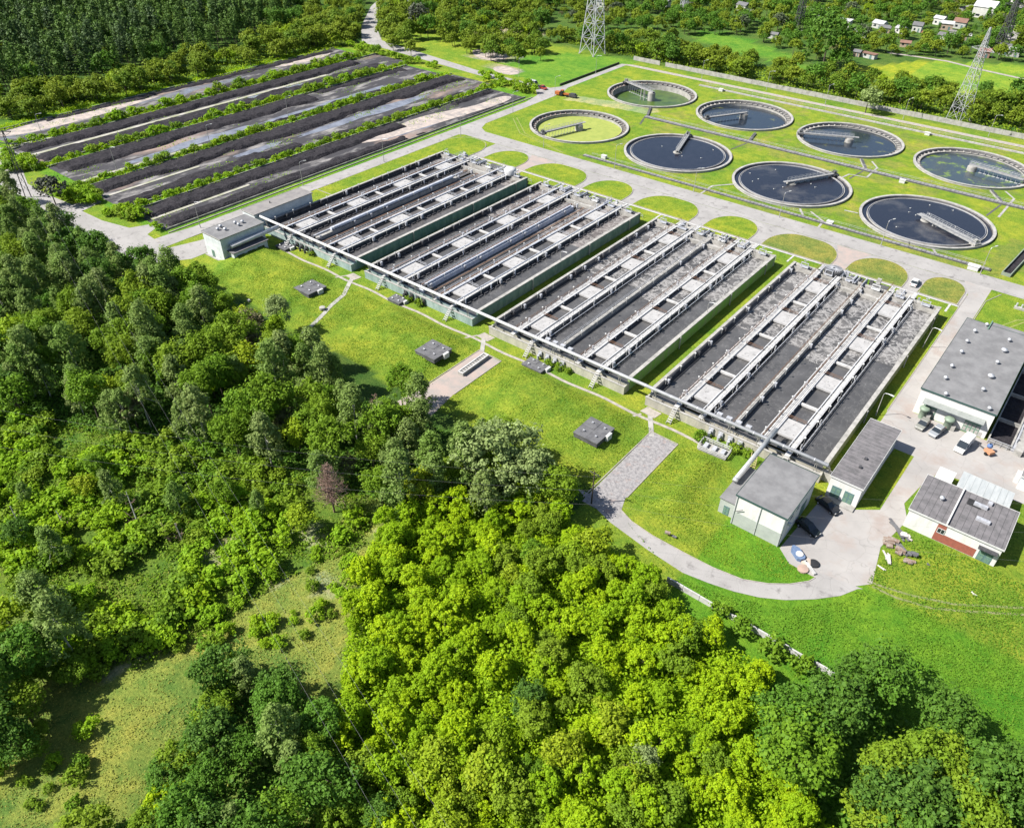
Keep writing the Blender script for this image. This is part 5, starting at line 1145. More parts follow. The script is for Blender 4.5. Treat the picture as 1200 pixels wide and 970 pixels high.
def crown_pts(rs, rx, h0, h1, nl, lr, nq, shape='round'):
    C, Rr = [], []
    hc, hh = (h0+h1)/2, (h1-h0)/2
    sx_, sy2 = rs.uniform(.78, 1.22, 2)
    main = rs.normal(size=(5, 3)); main /= np.linalg.norm(main, axis=1)[:, None]; main[:, 2] = np.abs(main[:, 2])*.6
    for k in range(nl):
        d = rs.normal(size=3); d /= np.linalg.norm(d)
        if d[2] < -.35: d[2] *= -.7
        f = rs.uniform(.5, 1)**.45
        bump = 1+.55*max(0, max(float(d@q) for q in main))**4-.22
        if shape == 'round': c = np.array([d[0]*rx*f*bump, d[1]*rx*f*bump, hc+d[2]*hh*f*bump])
        elif shape == 'tall':
            zt = rs.uniform(0, 1)**.8; rr = rx*(1-zt**2*.8)*rs.uniform(.45, 1); a = rs.uniform(0, 2*PI); c = np.array([rr*math.cos(a), rr*math.sin(a), h0+(h1-h0)*zt])
        else:  # pine: flat-topped on a bare stem
            zt = rs.uniform(0, 1)**.9; rr = rx*(1-zt*.75)*rs.uniform(.2, 1); a = rs.uniform(0, 2*PI); c = np.array([rr*math.cos(a), rr*math.sin(a), h0+(h1-h0)*zt])
        c = c*np.array([sx_, sy2, 1]); C.append(c); Rr.append(lr*rs.uniform(.35, 1.55))
    C = np.array(C); Rr = np.array(Rr)
    idx = np.repeat(np.arange(nl), nq); d = rs.normal(size=(len(idx), 3)); d /= np.linalg.norm(d, axis=1)[:, None]
    P = C[idx]+d*Rr[idx][:, None]*(rs.uniform(.3, 1, len(idx))**.5*np.where(rs.uniform(0, 1, len(idx)) < .14, 1.75, 1))[:, None]*np.array([1, 1, .85])
    N_ = d*1.0+rs.normal(size=d.shape)*.42+np.array([0, 0, .55]); N_ /= np.linalg.norm(N_, axis=1)[:, None]
    return C, P, N_
def trunk_mb(rs, h, r_, C, nb=5, h0=2):
    b = MB(); p = [(0, 0, -.3), (rs.uniform(-.15, .15), rs.uniform(-.15, .15), h*.35), (rs.uniform(-.3, .3), rs.uniform(-.3, .3), h*.75)]
    b.tube(p[0], p[1], r_, r_*.7, 7); b.tube(p[1], p[2], r_*.7, r_*.25, 6)
    for k in rs.choice(len(C), min(nb, len(C)), replace=False):
        f = rs.uniform(.25, .9); s = Vector(p[1]).lerp(Vector(p[2]), f); b.tube(s, Vector(C[k]), r_*.3, r_*.08, 4)
    return b
PROTO = {}
def proto(kind, m, rx, h0, h1, nl, lr, nq, ls, shape='round', tr=.18, bark=BARK, nvar=3, whole=False, thingname='tree', cat='tree', seed=0):
    out = []
    for v in range(nvar):
        rs = np.random.default_rng(seed*100+v+7)
        C, P, N_ = crown_pts(rs, rx*rs.uniform(.9, 1.1), h0, h1*rs.uniform(.92, 1.08), nl, lr, nq, shape)
        V, F = leaves(rs, P, N_, ls)
        tb = trunk_mb(rs, h1, tr, C, 5 if not whole else 2)
        if whole:
            tv = np.array(tb.v); tf = [f for f in tb.f if len(f) == 4]; F2 = np.array(tf)+len(V)
            me = np_mesh(thingname, np.vstack([V, tv]), np.vstack([F, F2]), [LM[m], bark], np.concatenate([np.zeros(len(F)), np.ones(len(F2))]))
            out.append((me,))
        else:
            cm = np_mesh('crown', V, F, LM[m]); tm = bpy.data.meshes.new('trunk'); tm.from_pydata(tb.v, [], tb.f); tm.materials.append(bark); tm.update()
            out.append((cm, tm))
    PROTO[kind] = (out, thingname, cat)
QUEUE = []
KIND = {'maple': 'maple_tree', 'maple_mid': 'maple_tree', 'birch': 'birch_tree', 'alder': 'alder_tree', 'darktree': 'oak_tree', 'willow': 'poplar_tree', 'olive': 'ash_tree',
        'shrub': 'shrub', 'shrub_bright': 'shrub', 'pine': 'pine_tree', 'spruce': 'spruce_tree'}
FARSUB = { 'birch': 'farolive', 'alder': 'fardec', 'darktree': 'fardark', 'willow': 'farsilver', 'olive': 'farolive'}
def plant(kind, x, y, s, label, group, sz=1.0, z=0, name=None):
    QUEUE.append((kind, x, y, s, label, group, sz, z, name or KIND.get(kind, 'tree')))
def pix(x, y, z):
    d = Vector((x, y, z-CAMH)); q = d.dot(Fv); return (600+FPX*d.dot(Rv)/q, 485-FPX*d.dot(Uv)/q, q)
def grow(kind, x, y, s, label, group, sz, z, name):
    ms = random.choice(PROTO[kind][0]); rz = random.uniform(0, 6.28)
    sc = (s*random.uniform(.92, 1.08), s*random.uniform(.92, 1.08), s*sz*random.uniform(.9, 1.1))
    if len(ms) == 1:
        o = bpy.data.objects.new(name, ms[0]); COL.objects.link(o)
    else:
        o = bpy.data.objects.new(name, None); COL.objects.link(o); o.empty_display_size = .5
        for q, me in zip(('crown', 'trunk'), ms): c = bpy.data.objects.new(q, me); COL.objects.link(c); c.parent = o
    o.location = (x, y, z); o.rotation_euler = (0, 0, rz); o.scale = sc
    return tag(o, label, name.replace('_', ' '), group)
def grow_all(cap=300):
    """keep what the view can show; per kind the 300 that show largest are objects, the rest one mass"""
    by = {}
    for q in QUEUE:
        kind, x, y, s = q[:4]; px, py, dd = pix(x, y, 5*s)
        if px < -70 or px > 1270 or py < -18 or py > 1110: continue
        by.setdefault(q[8], []).append((s*100/dd, q))
    for nm, L in by.items():
        L.sort(key=lambda t: -t[0]); print('KIND', nm, len(L))
        for _, q in L[:cap]: grow(*q)
        if len(L) > cap:
            what = {'pine_tree': ('forest', 'dark mass of pine forest filling the upper left corner behind the front pines', 'forest'), 'tree': ('woods', 'far mixed woods and garden trees beyond the works, too many to count', 'woods')}.get(nm, (nm.replace('_tree', '')+'_thicket', 'smaller %s plants merged in the thickets and woodland' % nm.replace('_', ' '), 'thicket'))
            mass(what[0], [(FARSUB.get(q[0], q[0]), q[1], q[2], q[3]) for _, q in L[cap:]], what[1], what[2])
def scatter(poly, sp, seed=0, jit=.45):
    r_ = np.random.default_rng(seed); P = np.array(poly); x0, y0 = P.min(0); x1, y1 = P.max(0); out = []
    nx, ny = int((x1-x0)/sp)+2, int((y1-y0)/(sp*.87))+2
    for j in range(ny):
        for i in range(nx):
            out.append((x0+(i+(j % 2)*.5)*sp+r_.uniform(-jit, jit)*sp, y0+j*sp*.87+r_.uniform(-jit, jit)*sp))
    out = np.array(out); k = inpoly(out[:, 0], out[:, 1], poly); return out[k]
proto('maple', 'bright', 2.5, 1.0, 6.6, 96, .38, 50, .175, seed=1, nvar=6, tr=.14)
proto('maple_mid', 'mid', 2.7, 1.0, 6.6, 54, .6, 72, .185, seed=2, nvar=3, tr=.15)
proto('birch', 'grey', 3.1, 2.6, 12, 84, .72, 56, .20, 'tall', bark=BIRCHB, seed=3, nvar=5, tr=.17)
proto('alder', 'mid', 3.4, 2.2, 11, 78, .80, 60, .21, seed=4, nvar=4, tr=.2)
proto('darktree', 'dark', 3.7, 2.0, 11, 86, .8, 60, .21, seed=5, nvar=4, tr=.22)
proto('willow', 'silver', 4.6, 2.5, 14, 120, .95, 50, .25, 'round', seed=6, nvar=2, tr=.28)
proto('olive', 'olive', 3.3, 1.2, 8.5, 55, .9, 56, .26, seed=7, nvar=3, tr=.18)
proto('shrub', 'mid', 1.35, .1, 2.1, 16, .5, 46, .19, seed=8, nvar=4, whole=True, thingname='shrub', cat='shrub', tr=.05)
proto('shrub_bright', 'shrub', 1.35, .1, 2.1, 16, .5, 46, .19, seed=9, nvar=4, whole=True, thingname='shrub', cat='shrub', tr=.05)
proto('pine', 'pine', 2.7, 5.5, 17, 24, 1.0, 22, .42, 'pine', seed=10, nvar=5, whole=True, thingname='pine_tree', cat='pine tree', tr=.17)
proto('farbrown', 'brown', 3.6, .8, 8, 34, 1.1, 28, .40, seed=18, nvar=2, whole=True, tr=.2)
proto('fardec', 'far', 3.6, .8, 9, 46, 1.05, 28, .38, seed=11, nvar=4, whole=True, tr=.2)
proto('fardark', 'dark', 3.9, .8, 10, 46, 1.1, 28, .38, seed=12, nvar=4, whole=True, tr=.2)
proto('farolive', 'far', 3.4, .5, 7.5, 40, 1.0, 28, .38, seed=13, nvar=4, whole=True, tr=.2)
proto('farbright', 'farbr', 3.0, .5, 7, 40, .95, 28, .36, seed=14, nvar=3, whole=True, tr=.2)
proto('farsilver', 'silver', 4.3, .8, 10, 40, 1.2, 30, .42, seed=15, nvar=2, whole=True, tr=.2)
proto('farpurple', 'purple', 4.0, .8, 9, 40, 1.2, 26, .42, seed=16, nvar=2, whole=True, tr=.2)
proto('spruce', 'dark', 2.4, .5, 12, 40, .8, 26, .36, 'tall', seed=17, nvar=2, whole=True, tr=.2)

def mix(poly, sp, seed, kinds, group, labels, smin=.8, smax=1.2, szf=1.0, avoid=None):
    r_ = random.Random(seed); pts = scatter(poly, sp, seed, .78); n = 0
    for x, y in pts:
        if avoid is not None and any(a[0] < x < a[1] and a[2] < y < a[3] for a in avoid): continue
        q = r_.random(); acc = 0
        # neighbouring trees tend to be of one kind
        q = min(.999, max(0, .55*q+.45*(float(vnoise(np.array([x]), np.array([y]), 16, seed)[0])*1.4-.2)))
        for kd, wgt in kinds:
            acc += wgt
            if q < acc: break
        s = smin+(smax-smin)*r_.random()**1.3
        plant(kd, float(x), float(y), s, labels[kd], group+', '+labels[kd].split(' ')[0], szf); n += 1
    return n
cnt = {}
# A: woodland on the left
_dx, _dy = g(392, 596); AV = [(_dx-4, _dx+5, _dy-10, _dy+2)]
polyA = G([(-40,205),(5,216),(50,250),(92,278),(120,287),(160,299),(200,310),(245,328),(285,362),(330,392),(372,412),(440,452),(500,475),(560,485),(600,510),(640,545),(640,585),(560,590),(470,590),(430,555),(370,548),(300,515),(200,492),(110,482),(0,466),(-60,470)], 6)
cnt['A'] = mix(polyA, 6.0, 21, [('darktree', .16), ('birch', .42), ('alder', .30), ('olive', .12)], 'woodland left of the lawns',
    {'birch': 'grey-green birch tree with loose crown in the woodland left of the lawns', 'alder': 'fresh-green rounded tree in the woodland left of the lawns', 'darktree': 'dark green dense tree in the woodland left of the lawns', 'olive': 'yellowish-olive tree in the woodland left of the lawns'}, .75, 1.2, 1.0, AV)
# B: bright thicket
polyB = G([(430,640),(455,600),(520,590),(640,575),(690,615),(760,665),(800,700),(850,745),(905,780),(900,850),(915,900),(960,940),(1010,985),(1010,1030),(370,1030),(375,900),(395,850),(400,760),(415,700)], 3)
cnt['B'] = mix(polyB, 3.35, 22, [('maple', .72), ('maple_mid', .18), ('olive', .10)], 'thicket at the bottom centre',
    {'maple': 'bright yellow-green young maple in the thicket at the bottom centre', 'maple_mid': 'mid-green bushy young tree in the thicket at the bottom centre', 'olive': 'dull olive tree taller than the thicket around it at the bottom centre'}, .5, .98)
for p, kd, s, lb in (((620, 812), 'darktree', .62, 'single dark blue-green tree in the middle of the bright thicket'), ((445, 950), 'darktree', .6, 'dark round tree at the bottom edge left of centre'), ((755, 880), 'willow', .42, 'small silvery tree in the right half of the bright thicket')):
    x, y = g(*p, 5); plant(kd, x, y, s, lb, None)
# C: dark trees bottom right
polyC = G([(890,782),(940,772),(1010,790),(1080,818),(1140,850),(1200,886),(1260,915),(1260,1030),(1020,1030),(960,930),(915,880),(895,830)], 6)
cnt['C'] = mix(polyC, 5.6, 23, [('darktree', .62), ('alder', .38)], 'large trees at the bottom right',
    {'darktree': 'large dark green spreading tree at the bottom right corner', 'alder': 'large fresh-green spreading tree at the bottom right corner'}, .95, 1.3)
# D: cluster lower left
polyD = G([(215,800),(260,775),(325,775),(385,815),(375,870),(365,1030),(40,1030),(60,975),(130,945),(185,905),(200,850)], 5)
cnt['D'] = mix(polyD, 4.9, 24, [('maple_mid', .3), ('darktree', .35), ('birch', .15), ('alder', .2)], 'tree clump at the lower left',
    {'birch': 'grey-green birch tree in the clump at the lower left', 'alder': 'fresh-green tree in the clump at the lower left', 'darktree': 'dark green tree in the clump at the lower left', 'maple_mid': 'low leafy tree in the clump at the lower left'}, .6, .95)
for p, lb in (((268, 780), 'bright yellow-green tree at the top of the lower left clump'), ((190, 930), 'bright yellow-green tree near the bottom left edge'), ((225, 945), 'yellow-green tree at the bottom edge right of its bright twin')):
    x, y = g(*p, 4); plant('maple', x, y, .8, lb, None)
# E: left trees with big shadow
for n_, (p, kd, s) in enumerate((((75, 745), 'birch', 1.15), ((35, 765), 'darktree', 1.1), ((5, 720), 'olive', 1.0), ((-15, 800), 'darktree', 1.1), ((20, 820), 'alder', .8), ((-20, 850), 'darktree', 1.0), ((45, 700), 'birch', .95), ((10, 860), 'darktree', .75))):
    x, y = g(*p, 6); plant(kd, x, y, s, ['tall grey-green birch leaning over the shaded hollow at the left', 'dark tree behind the tall birch at the left hollow', 'brownish-olive tree at the left edge above the hollow', 'dark tree cut by the left edge beside the hollow', 'fresh-green tree inside the shaded hollow', 'lowest dark tree on the left edge', 'smaller birch above the tall birch at the left', 'small dark tree at the lower rim of the hollow'][n_], None)
polyE = G([(-80,740),(60,770),(105,790),(85,850),(20,890),(-80,910)], 4)
cnt['E'] = mix(polyE, 4.6, 66, [('darktree', .5), ('maple_mid', .5)], 'trees round the dark hollow', {'darktree': 'dark tree crowding the shaded hollow at the left edge', 'maple_mid': 'low leafy tree crowding the shaded hollow at the left edge'}, .45, .75)
for x, y in scatter(G([(95,690),(200,740),(150,780),(105,800),(60,770)], 1), 2.6, 67): plant('shrub_bright' if random.random() < .5 else 'shrub', float(x), float(y), random.uniform(.9, 1.6), 'leafy shrub between the slope and the shaded hollow at the left', 'shrubs above the hollow')
proto('brownish', 'brown', 2.6, 1.5, 8, 60, .7, 34, .2, seed=20, nvar=2, tr=.16)
for n_, p in enumerate(((300, 395), (292, 372), (402, 530), (150, 470), (330, 480), (60, 400))):
    x, y = g(*p, 7); QUEUE.append(('brownish', x, y, random.uniform(.8, 1.1), ['pale brown budding tree at the lawn edge', 'second brownish budding tree beside the white block', 'brown bushy tree above the reddish dead tree', 'brownish tree deep in the left woodland', 'brownish tree in the middle of the woodland', 'brownish tree near the left edge of the woodland'][n_], None, 1.0, 0, 'tree'))
# F: shrub slope
polyF = G([(-40,475),(0,480),(110,500),(200,510),(300,535),(370,585),(425,600),(420,650),(395,640),(330,665),(255,715),(205,745),(150,760),(95,700),(0,690)], 1)
pF = scatter(polyF, 3.0, 25); lumps = vnoise(pF[:, 0], pF[:, 1], 9, 31)
for (x, y), q in zip(pF, lumps):
    if q < .30 or (AV[0][0] < x < AV[0][1] and AV[0][2] < y < AV[0][3]): continue
    kd = 'shrub_bright' if q > .5 else 'shrub'
    plant(kd, float(x), float(y), random.uniform(.8, 1.7), ('bright leafy shrub' if q > .5 else 'darker leafy shrub')+' on the slope at the left', 'shrubs on the left slope, '+('bright' if q > .5 else 'dark'))
for n_, p in enumerate(((25, 570), (95, 560), (130, 575), (205, 580), (260, 570), (60, 640), (15, 620), (350, 600), (110, 540), (300, 585))):
    x, y = g(*p, 5); plant(['birch', 'olive', 'birch', 'birch', 'alder', 'birch', 'darktree', 'olive', 'alder', 'birch'][n_], x, y, random.uniform(.5, .75), ['thin birch', 'olive bush tree', 'slim birch', 'sparse birch', 'small green tree', 'low birch', 'dark small tree', 'yellowish small tree', 'fresh small tree', 'loose birch'][n_]+' on the upper left slope, '+['at the left edge', 'second from the left', 'above the bright shrubs', 'beside the leaning white trunk', 'near the bare soil', 'over the leafy shrubs', 'by the left edge lower down', 'next to the brown dead tree', 'under the woodland edge', 'left of the dead tree'][n_], None)
for (x, y) in scatter(CLEAR, 3.4, 61):
    v_ = float(vnoise(np.array([x]), np.array([y]), 8, 63)[0])
    if v_ > .74: plant('shrub' if v_ < .82 else 'shrub_bright', float(x), float(y), random.uniform(.4, 1.0), 'small shrub growing in the grassy clearing at the lower left', 'shrubs in the lower left clearing')
# tall trees named individually
for p, kd, s, lb, z in (((582, 530), 'willow', 1.2, 'tall silvery poplar standing above the bright thicket by the curved road', 9), ((615, 560), 'willow', .85, 'silvery poplar just below the tallest poplar', 6), ((545, 545), 'birch', 1.1, 'grey poplar left of the silvery poplars', 6), ((470, 455), 'alder', .9, 'green tree on the edge by the pink pad', 5), ((490, 470), 'birch', .9, 'grey birch next to the pink pad', 5), ((325, 370), 'willow', .72, 'pale pinkish-grey tree on the lawn edge near the curved footpath', 5), ((322, 385), 'olive', .8, 'yellow-brown tree beside the pale grey lawn-edge tree', 4), ((322, 412), 'maple', 1.0, 'bright green round tree below the pale lawn-edge tree', 4),
       ((258, 358), 'maple', .9, 'bright green tree at the lawn corner above the wood edge', 4), ((648, 575), 'alder', 1.05, 'tall fresh-green tree shading the start of the curved road', 4), ((665, 575), 'maple', .9, 'bright sapling by the slim pole', 3), ((60, 225), 'farpurple', 1.1, 'dull grey-purple tree beside the dark power pole', 4), ((215, 330), 'darktree', .8, 'dark tree at the left corner of the lawn', 5), ((285, 370), 'olive', .85, 'yellowish tree on the wood edge near the white block', 5), ((620, 580), 'maple', 1.0, 'bright tree below the silvery poplars', 3), ((655, 600), 'maple', .85, 'bright young tree on the verge of the curved road', 3)):
    x, y = g(*p, z); plant(kd, x, y, s, lb, None)
# dead brown tree and bare white trunks
def dead_tree(p, h, label, m, lean=(0, 0), nb=60):
    x, y = g(*p); t = thing('dead_tree', label, 'dead tree', (x, y, 0)); r_ = random.Random(int(p[0])); b = MB(); b.tube((0, 0, 0), (lean[0], lean[1], h*.9), .2, .06, 6); b.build('trunk', m, t)
    b = MB()
    for k in range(nb):
        f = r_.uniform(.2, 1); s = Vector((lean[0]*f, lean[1]*f, h*.9*f)); a = r_.uniform(0, 6.28); L = h*.3*(1.15-f); e = s+Vector((math.cos(a)*L, math.sin(a)*L, L*r_.uniform(.2, .9))); b.tube(s, e, .05, .02, 3)
        for q in range(3): b.tube(s.lerp(e, .3+.25*q), s.lerp(e, .3+.25*q)+Vector((r_.uniform(-1, 1), r_.uniform(-1, 1), r_.uniform(0, 1)))*L*.4, .03, .015, 3)
    b.build('twigs', TWIG, t)
dead_tree((392, 600), 12.5, 'reddish-brown dead bushy tree at the right end of the slope', TWIG, nb=260); dead_tree((165, 622), 8, 'leaning white bare birch trunk on the slope', BIRCHB, (-2.5, 1), 10); dead_tree((30, 630), 7, 'thin white bare trunk near the left edge', BIRCHB, (-1.5, .5), 8)
dead_tree((215, 636), 5, 'short grey bare trunk right of the leaning birch', BIRCHB, (-.5, 0), 12); dead_tree((80, 622), 4.5, 'short pale leaning stick trunk on the slope', BIRCHB, (-1.4, 0), 6); dead_tree((443, 500), 9, 'grey leafless tree at the wood edge above the poplars', TWIG, nb=60); dead_tree((200, 635), 4.5, 'dark bare branch beside the bare soil', TWIG, (-1, 0), 8)
# lawns' edge shrubs
for n_, (p, s) in enumerate((((845, 715), 1), ((870, 735), 1.2), ((905, 760), 1.3), ((940, 780), 1.2), ((1000, 800), 1), ((1040, 812), 1.1))):
    x, y = g(*p, 1); plant('shrub', x, y, s, 'low shrub growing along the broken pale wall', 'shrubs by the broken wall')
# plants beside the tank fronts
for n_, (x, y, s) in enumerate(((-166, 118.6, .7), (-127.5, 118.0, .7), (-124, 118.4, .8), (-83, 117.8, .8), (-80, 118, .75), (-44, 116.5, .9), (-37, 117.4, .9), (-34.5, 117.6, .8), (-78, 118.2, .6))):
    plant('shrub', x, y, s, 'low green shrub growing under the overhead pipe', 'shrubs under the overhead pipe')
# L: shrubs on the green strips between the sludge beds
def row(xc, y0, y1, w_, sp, kinds, label, group, smin=.7, smax=1.5, seed=0):
    r_ = random.Random(seed); y = y0
    while y < y1:
        plant(r_.choice(kinds), xc+r_.uniform(-w_, w_), y, smin+(smax-smin)*r_.random()**2, label, group, name='bush'); y += sp*r_.uniform(.6, 1.4)

SB = ['shrub_bright', 'shrub_bright', 'shrub']
row(-232.6, 106, 275, .5, 3.2, SB, 'bright bush on the narrow green strip nearest the straight road', 'bushes on the first green strip', .8, 1.3, 1)
row(-261.6, 103, 275, 1.0, 2.9, SB, 'bush on the wide green strip between the second and third sludge bed', 'bushes on the second green strip', .7, 1.5, 2)
row(-288.3, 103, 280, .6, 2.9, SB, 'bush on the green strip between the third and fourth sludge bed', 'bushes on the third green strip', .8, 1.7, 3)
row(-315.0, 105, 277, .9, 3.2, SB, 'bush on the green strip between the fourth and outermost sludge bed', 'bushes on the fourth green strip', 1.0, 1.8, 4)
for poly_, sp_, lab, gr, sd in (([(-230, 277), (-210.5, 279), (-212, 287), (-246, 286), (-246, 280)], 4.5, 'bush at the far end of the nearest beds by the road bend', 'bushes at the far bed ends', 5), ([(-331, 279), (-262, 279.5), (-258, 282), (-331, 288), (-336, 286)], 5, 'bush along the diagonal road at the far bed ends', 'bushes along the diagonal road', 6), ([(-262, 93), (-246, 95), (-242, 101), (-260, 102)], 2.6, 'bush by the near end of the second green strip', 'bushes at the near bed ends', 7), ([(-235, 95.5), (-223, 97), (-224, 102), (-236, 102)], 2.8, 'rounded bush on the lawn patch at the near end of the beds', 'bushes on the lawn patch at the beds', 8), ([(-305, 95), (-290, 92), (-286, 101), (-312, 102)], 3.4, 'bush near the dark power pole at the bed ends', 'bushes near the power pole', 9)):
    for x, y in scatter(poly_, sp_, sd): plant(random.choice(SB), float(x), float(y), random.uniform(.9, 1.7), lab, gr, name='bush')
plant('shrub_bright', -213.5, 100.2, 1.3, 'single round bush on the lawn tip by the road fork', None)
# H: deciduous edge of the pine forest
polyH = [(-372, 105), (-341, 120), (-341, 240), (-336, 282), (-345, 300), (-372, 320), (-385, 285), (-362, 240), (-358, 160), (-375, 130)]
cnt['H'] = mix(polyH, 6.6, 26, [('farolive', .4), ('fardec', .35), ('farbright', .25)], 'leafy belt in front of the pine forest', {'farolive': 'yellow-olive leafy tree in the belt along the pine forest', 'fardec': 'green leafy tree in the belt along the pine forest', 'farbright': 'bright leafy tree in the belt along the pine forest'}, .8, 1.25)
# G: pine forest: 300 nearest as trees, the rest one mass
polyG = [(-700, 60), (-376, 80), (-362, 165), (-372, 240), (-392, 290), (-425, 320), (-470, 345), (-560, 400), (-760, 330)]
for x, y in scatter(polyG, 5.9, 27, .6): plant('pine' if random.random() > .16 else random.choice(['fardark', 'fardec']), float(x), float(y), random.uniform(.62, 1.25), 'tall dark pine in the front part of the forest at upper left', 'pines in the front of the forest', name='pine_tree')
def mass(name, items, label, cat):
    V, F, M_ = [], [], []; o = 0; ms = []
    for kd, x, y, s in items:
        me = random.choice(PROTO[kd][0])[0]; n = len(me.vertices); co = np.empty(n*3, np.float32); me.vertices.foreach_get('co', co); co = co.reshape(-1, 3)
        a = random.uniform(0, 6.28); c_, s_ = math.cos(a), math.sin(a)
        co = np.stack([co[:, 0]*c_-co[:, 1]*s_, co[:, 0]*s_+co[:, 1]*c_, co[:, 2]], 1)*s+np.array([x, y, 0])
        f = np.empty(len(me.loops), np.int32); me.loops.foreach_get('vertex_index', f); mi = np.empty(len(me.polygons), np.int32); me.polygons.foreach_get('material_index', mi)
        lm = me.materials[0]
        if lm not in ms: ms.append(lm)
        F.append(f.reshape(-1, 4)+o); V.append(co); o += n; M_.append(np.where(mi == 0, ms.index(lm)+1, 0))
    me = np_mesh(name, np.vstack(V), np.vstack(F), [BARK]+ms, np.concatenate(M_)); ob = bpy.data.objects.new(name, me); COL.objects.link(ob)
    tag(ob, label, cat, kind='stuff')
# I: top strip trees and shrubs around the road leaving at the top
FL = lambda s: {'farolive': 'yellow-olive leafy tree '+s, 'fardec': 'green leafy tree '+s, 'farbright': 'bright leafy tree '+s, 'fardark': 'dark green tree '+s, 'spruce': 'narrow dark conical tree '+s, 'farsilver': 'silvery pale tree '+s, 'farpurple': 'dull grey-brown tree '+s, 'farbrown': 'brownish bare-looking tree '+s, 'pine': 'dark pine '+s}
mixk = [('fardark', .25), ('fardec', .35), ('farolive', .25), ('farbright', .15)]
cnt['I1'] = mix(G([(300,0),(425,-10),(428,20),(418,38),(370,48),(330,40)], 3), 9, 28, mixk, 'trees left of the road at the top', FL('left of the road that leaves at the top'), .7, 1.2)
cnt['I2'] = mix(G([(446,-10),(640,-10),(650,40),(640,66),(600,72),(560,62),(535,50),(500,40),(490,60),(455,52),(442,30)], 3), 8.0, 29, mixk, 'trees between the top road and the big pylon', FL('between the top road and the big pylon'), .7, 1.25)
plant('farpurple', *g(489, 28, 4), 1.5, 'dark blue-grey rounded tree right of the road at the top', None); plant('fardark', *g(553, 12, 5), 1.8, 'very dark big tree at the top edge', None)
# J: belt behind the boundary wall
polyJ = [(-262, 362), (-206, 361), (60, 361), (60, 405), (-20, 412), (-75, 398), (-120, 392), (-170, 385), (-215, 395), (-262, 375)]
cnt['J'] = mix(polyJ, 7.6, 30, [('fardark', .22), ('fardec', .38), ('farolive', .25), ('farbright', .15)], 'tree belt behind the boundary wall', FL('in the belt behind the boundary wall'), .75, 1.2)
plant('farsilver', *g(1018, 118, 5), 1.15, 'pale silvery willow against the boundary wall', None)
plant('fardark', *g(968, 62, 7), 2.3, 'biggest dark tree standing above the belt, left of the allotments', None); plant('fardark', *g(982, 75, 4), 1.2, 'dark tree at the foot of the biggest dark tree', None)
# K: allotments
av = []
for (p, L_, D_, H_, ci, lb) in hs:
    x, y = g(*p); av.append((x-L_/2-2.5, x+L_/2+3, y-D_/2-9, y+D_/2+2))
polyK = [(-260, 392), (-215, 420), (-190, 440), (-130, 405), (-126, 440), (-95, 460), (-60, 482), (40, 474), (160, 700), (-100, 760), (-420, 620), (-345, 430)]
cnt['K'] = mix(polyK, 7.2, 33, [('spruce', .10), ('fardark', .28), ('fardec', .28), ('farolive', .10), ('farpurple', .08), ('farbrown', .10), ('farbright', .06)], 'trees among the allotments', FL('among the far allotment gardens'), .32, 1.1, 1.0, av)
print('TREES', cnt); grow_all()

# ------------------------------------------------------------------ undergrowth and long grass (nobody could count these)
def cover(name, polys, n, size, h, m, label, cat, seed, lean=.6, dens=None, zf=None):
    rs = np.random.default_rng(seed); pts = []
    ar = [abs(sum(a[0]*c[1]-c[0]*a[1] for a, c in zip(p, p[1:]+p[:1])))/2 for p in polys]
    for p, a in zip(polys, ar):
        k = int(n*a/sum(ar)*1.9)+10; P = np.array(p); x0, y0 = P.min(0); x1, y1 = P.max(0)
        k = int(k*((x1-x0)*(y1-y0))/max(a, 1)/1.9); X = rs.uniform(x0, x1, k); Y = rs.uniform(y0, y1, k); m_ = inpoly(X, Y, p)
        if dens is not None: m_ &= dens(X, Y) > rs.uniform(0, 1, k)
        pts.append(np.stack([X[m_], Y[m_]], 1))
    P2 = np.vstack(pts); z = h*rs.uniform(0, 1, len(P2))**1.5*(0.3+vnoise(P2[:, 0], P2[:, 1], 3, seed)); 
    if zf is not None: z = z+zf(P2[:, 0], P2[:, 1])
    P3 = np.column_stack([P2, z+.05]); N_ = rs.normal(size=P3.shape)*lean+np.array([0, 0, 1]); N_ /= np.linalg.norm(N_, axis=1)[:, None]
    V, F = leaves(rs, P3, N_, size, .5); me = np_mesh(name, V, F, m); o = bpy.data.objects.new(name, me); COL.objects.link(o); tag(o, label, cat, kind='stuff')
clump = lambda X, Y: np.clip((vnoise(X, Y, 5, 5)*.6+vnoise(X, Y, 2, 6)*.4-.25)*2.2, 0.05, 1)
cover('undergrowth', [polyA, polyD, polyC], 90000, .30, 1.0, LM['dark'], 'dark leafy undergrowth beneath the woodland trees', 'undergrowth', 41)
cover('undergrowth', [polyB], 120000, .22, 2.6, LM['bright'], 'bright leafy undergrowth filling the thicket at the bottom centre', 'undergrowth', 42)
cover('weeds', [G([(-60,470),(300,540),(440,580),(430,640),(330,680),(250,740),(150,790),(60,760),(-60,730)])], 75000, .22, .8, LM['mid'], 'leafy weeds covering the slope between the shrubs at the left', 'weeds', 43, dens=clump)
GR = leaf_mat('long meadow grass', (0.205, 0.30, 0.025), (0.16, 0.25, 0.02), (0.19, 0.28, 0.03), .45)
GR2 = leaf_mat('lush field grass', (0.145, 0.26, 0.022), (0.10, 0.20, 0.018), (0.12, 0.24, 0.02), .45)
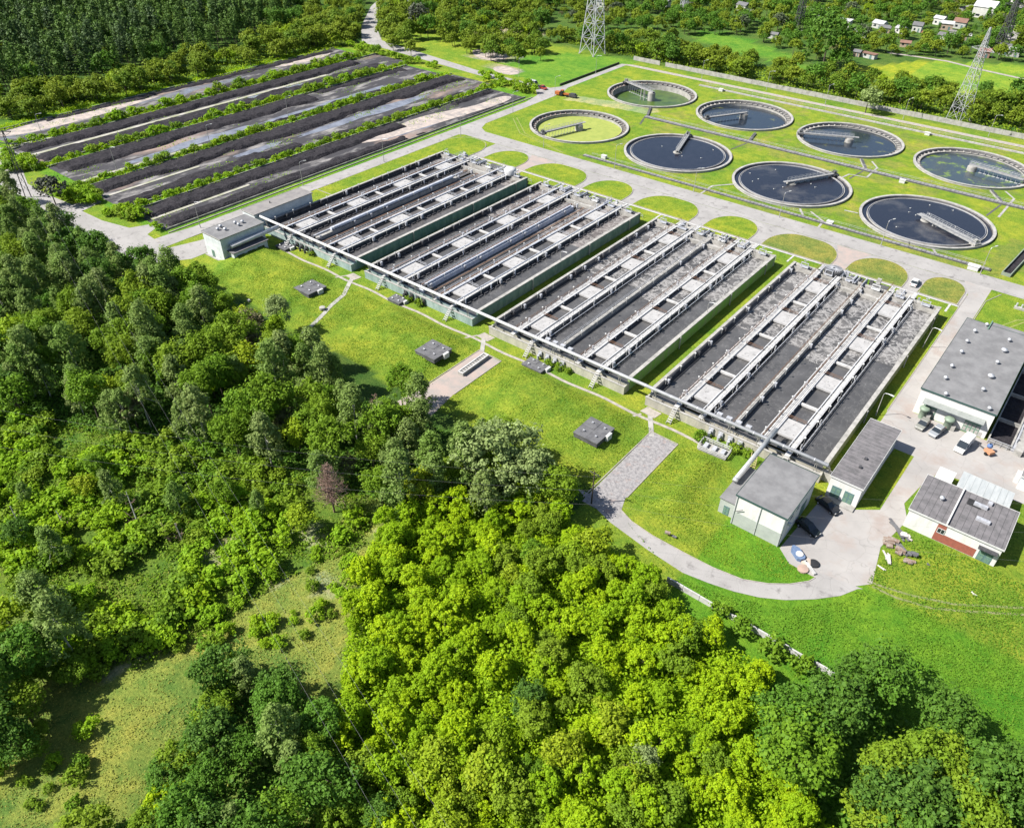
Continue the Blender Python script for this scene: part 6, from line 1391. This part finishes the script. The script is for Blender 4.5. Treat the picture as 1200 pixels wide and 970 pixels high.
GR3 = leaf_mat('dry meadow grass', (0.34, 0.34, 0.085), (0.23, 0.26, 0.05), (0.28, 0.30, 0.06), .45)
cover('tall_grass', [G([(-60,470),(300,540),(440,560),(475,650),(430,780),(390,1020),(-60,1020)])], 80000, .12, .25, GR3, 'dry tufted grass of the clearing at the lower left', 'grass', 44, .5, dens=clump)
fieldP = [(-44, 88), (-30, 82), (-6, 80), (6, 70), (30, 60), (45, 80), (40, 116), (9, 117.5), (-4.5, 117.5), (-5.5, 100), (-7, 95), (-14, 87.5), (-22, 84), (-31, 82)]
cover('tall_grass', [fieldP], 60000, .13, .25, GR2, 'lush tufted grass of the field at the lower right', 'grass', 45, .45, dens=clump)
lawnP = [[(-178, 93), (-100, 90), (-99.5, 113), (-178, 113)], [(-92, 90), (-53.2, 89.5), (-53.2, 113), (-92, 113)], [(-46, 93), (-40, 91.5), (-32, 89.2), (-22, 90), (-15, 94), (-14, 96), (-20, 98.5), (-33.5, 99), (-34, 113), (-46, 113)]]
cover('tall_grass', lawnP, 60000, .12, .16, GR, 'yellow-green tufted grass of the mounded lawns in front of the tanks', 'grass', 46, .45, dens=clump, zf=lambda x, y: mound_h(x, y))
cover('weeds', [[(x0_, 102), (x1_, 102), (x1_, 277), (x0_, 277)] for x0_, x1_, _, _ in BEDS], 20000, .26, .35, LM['shrub'], 'ragged weeds spreading over the sludge beds', 'weeds', 51, dens=lambda X, Y: np.clip((vnoise(X, Y*.45, 4.5, 77)-.6)*6, 0, 1))
strips = [[(a, 100), (b_, 100), (b_, 279), (a, 279)] for a, b_ in ((-234.9, -230.4), (-264.6, -258.4), (-291.0, -285.6), (-318.2, -312.0), (-343.5, -335.5))]
cover('undergrowth', strips, 42000, .30, .9, LM['bright'], 'dense ground cover on the green strips between the sludge beds', 'undergrowth', 47, dens=lambda X, Y: np.clip((vnoise(X, Y, 4, 15)-.22)*3, 0, 1))
cover('undergrowth', [polyJ, polyH], 26000, .5, 1.6, LM['mid'], 'dense undergrowth in the belts behind the wall and along the pine forest', 'undergrowth', 48)
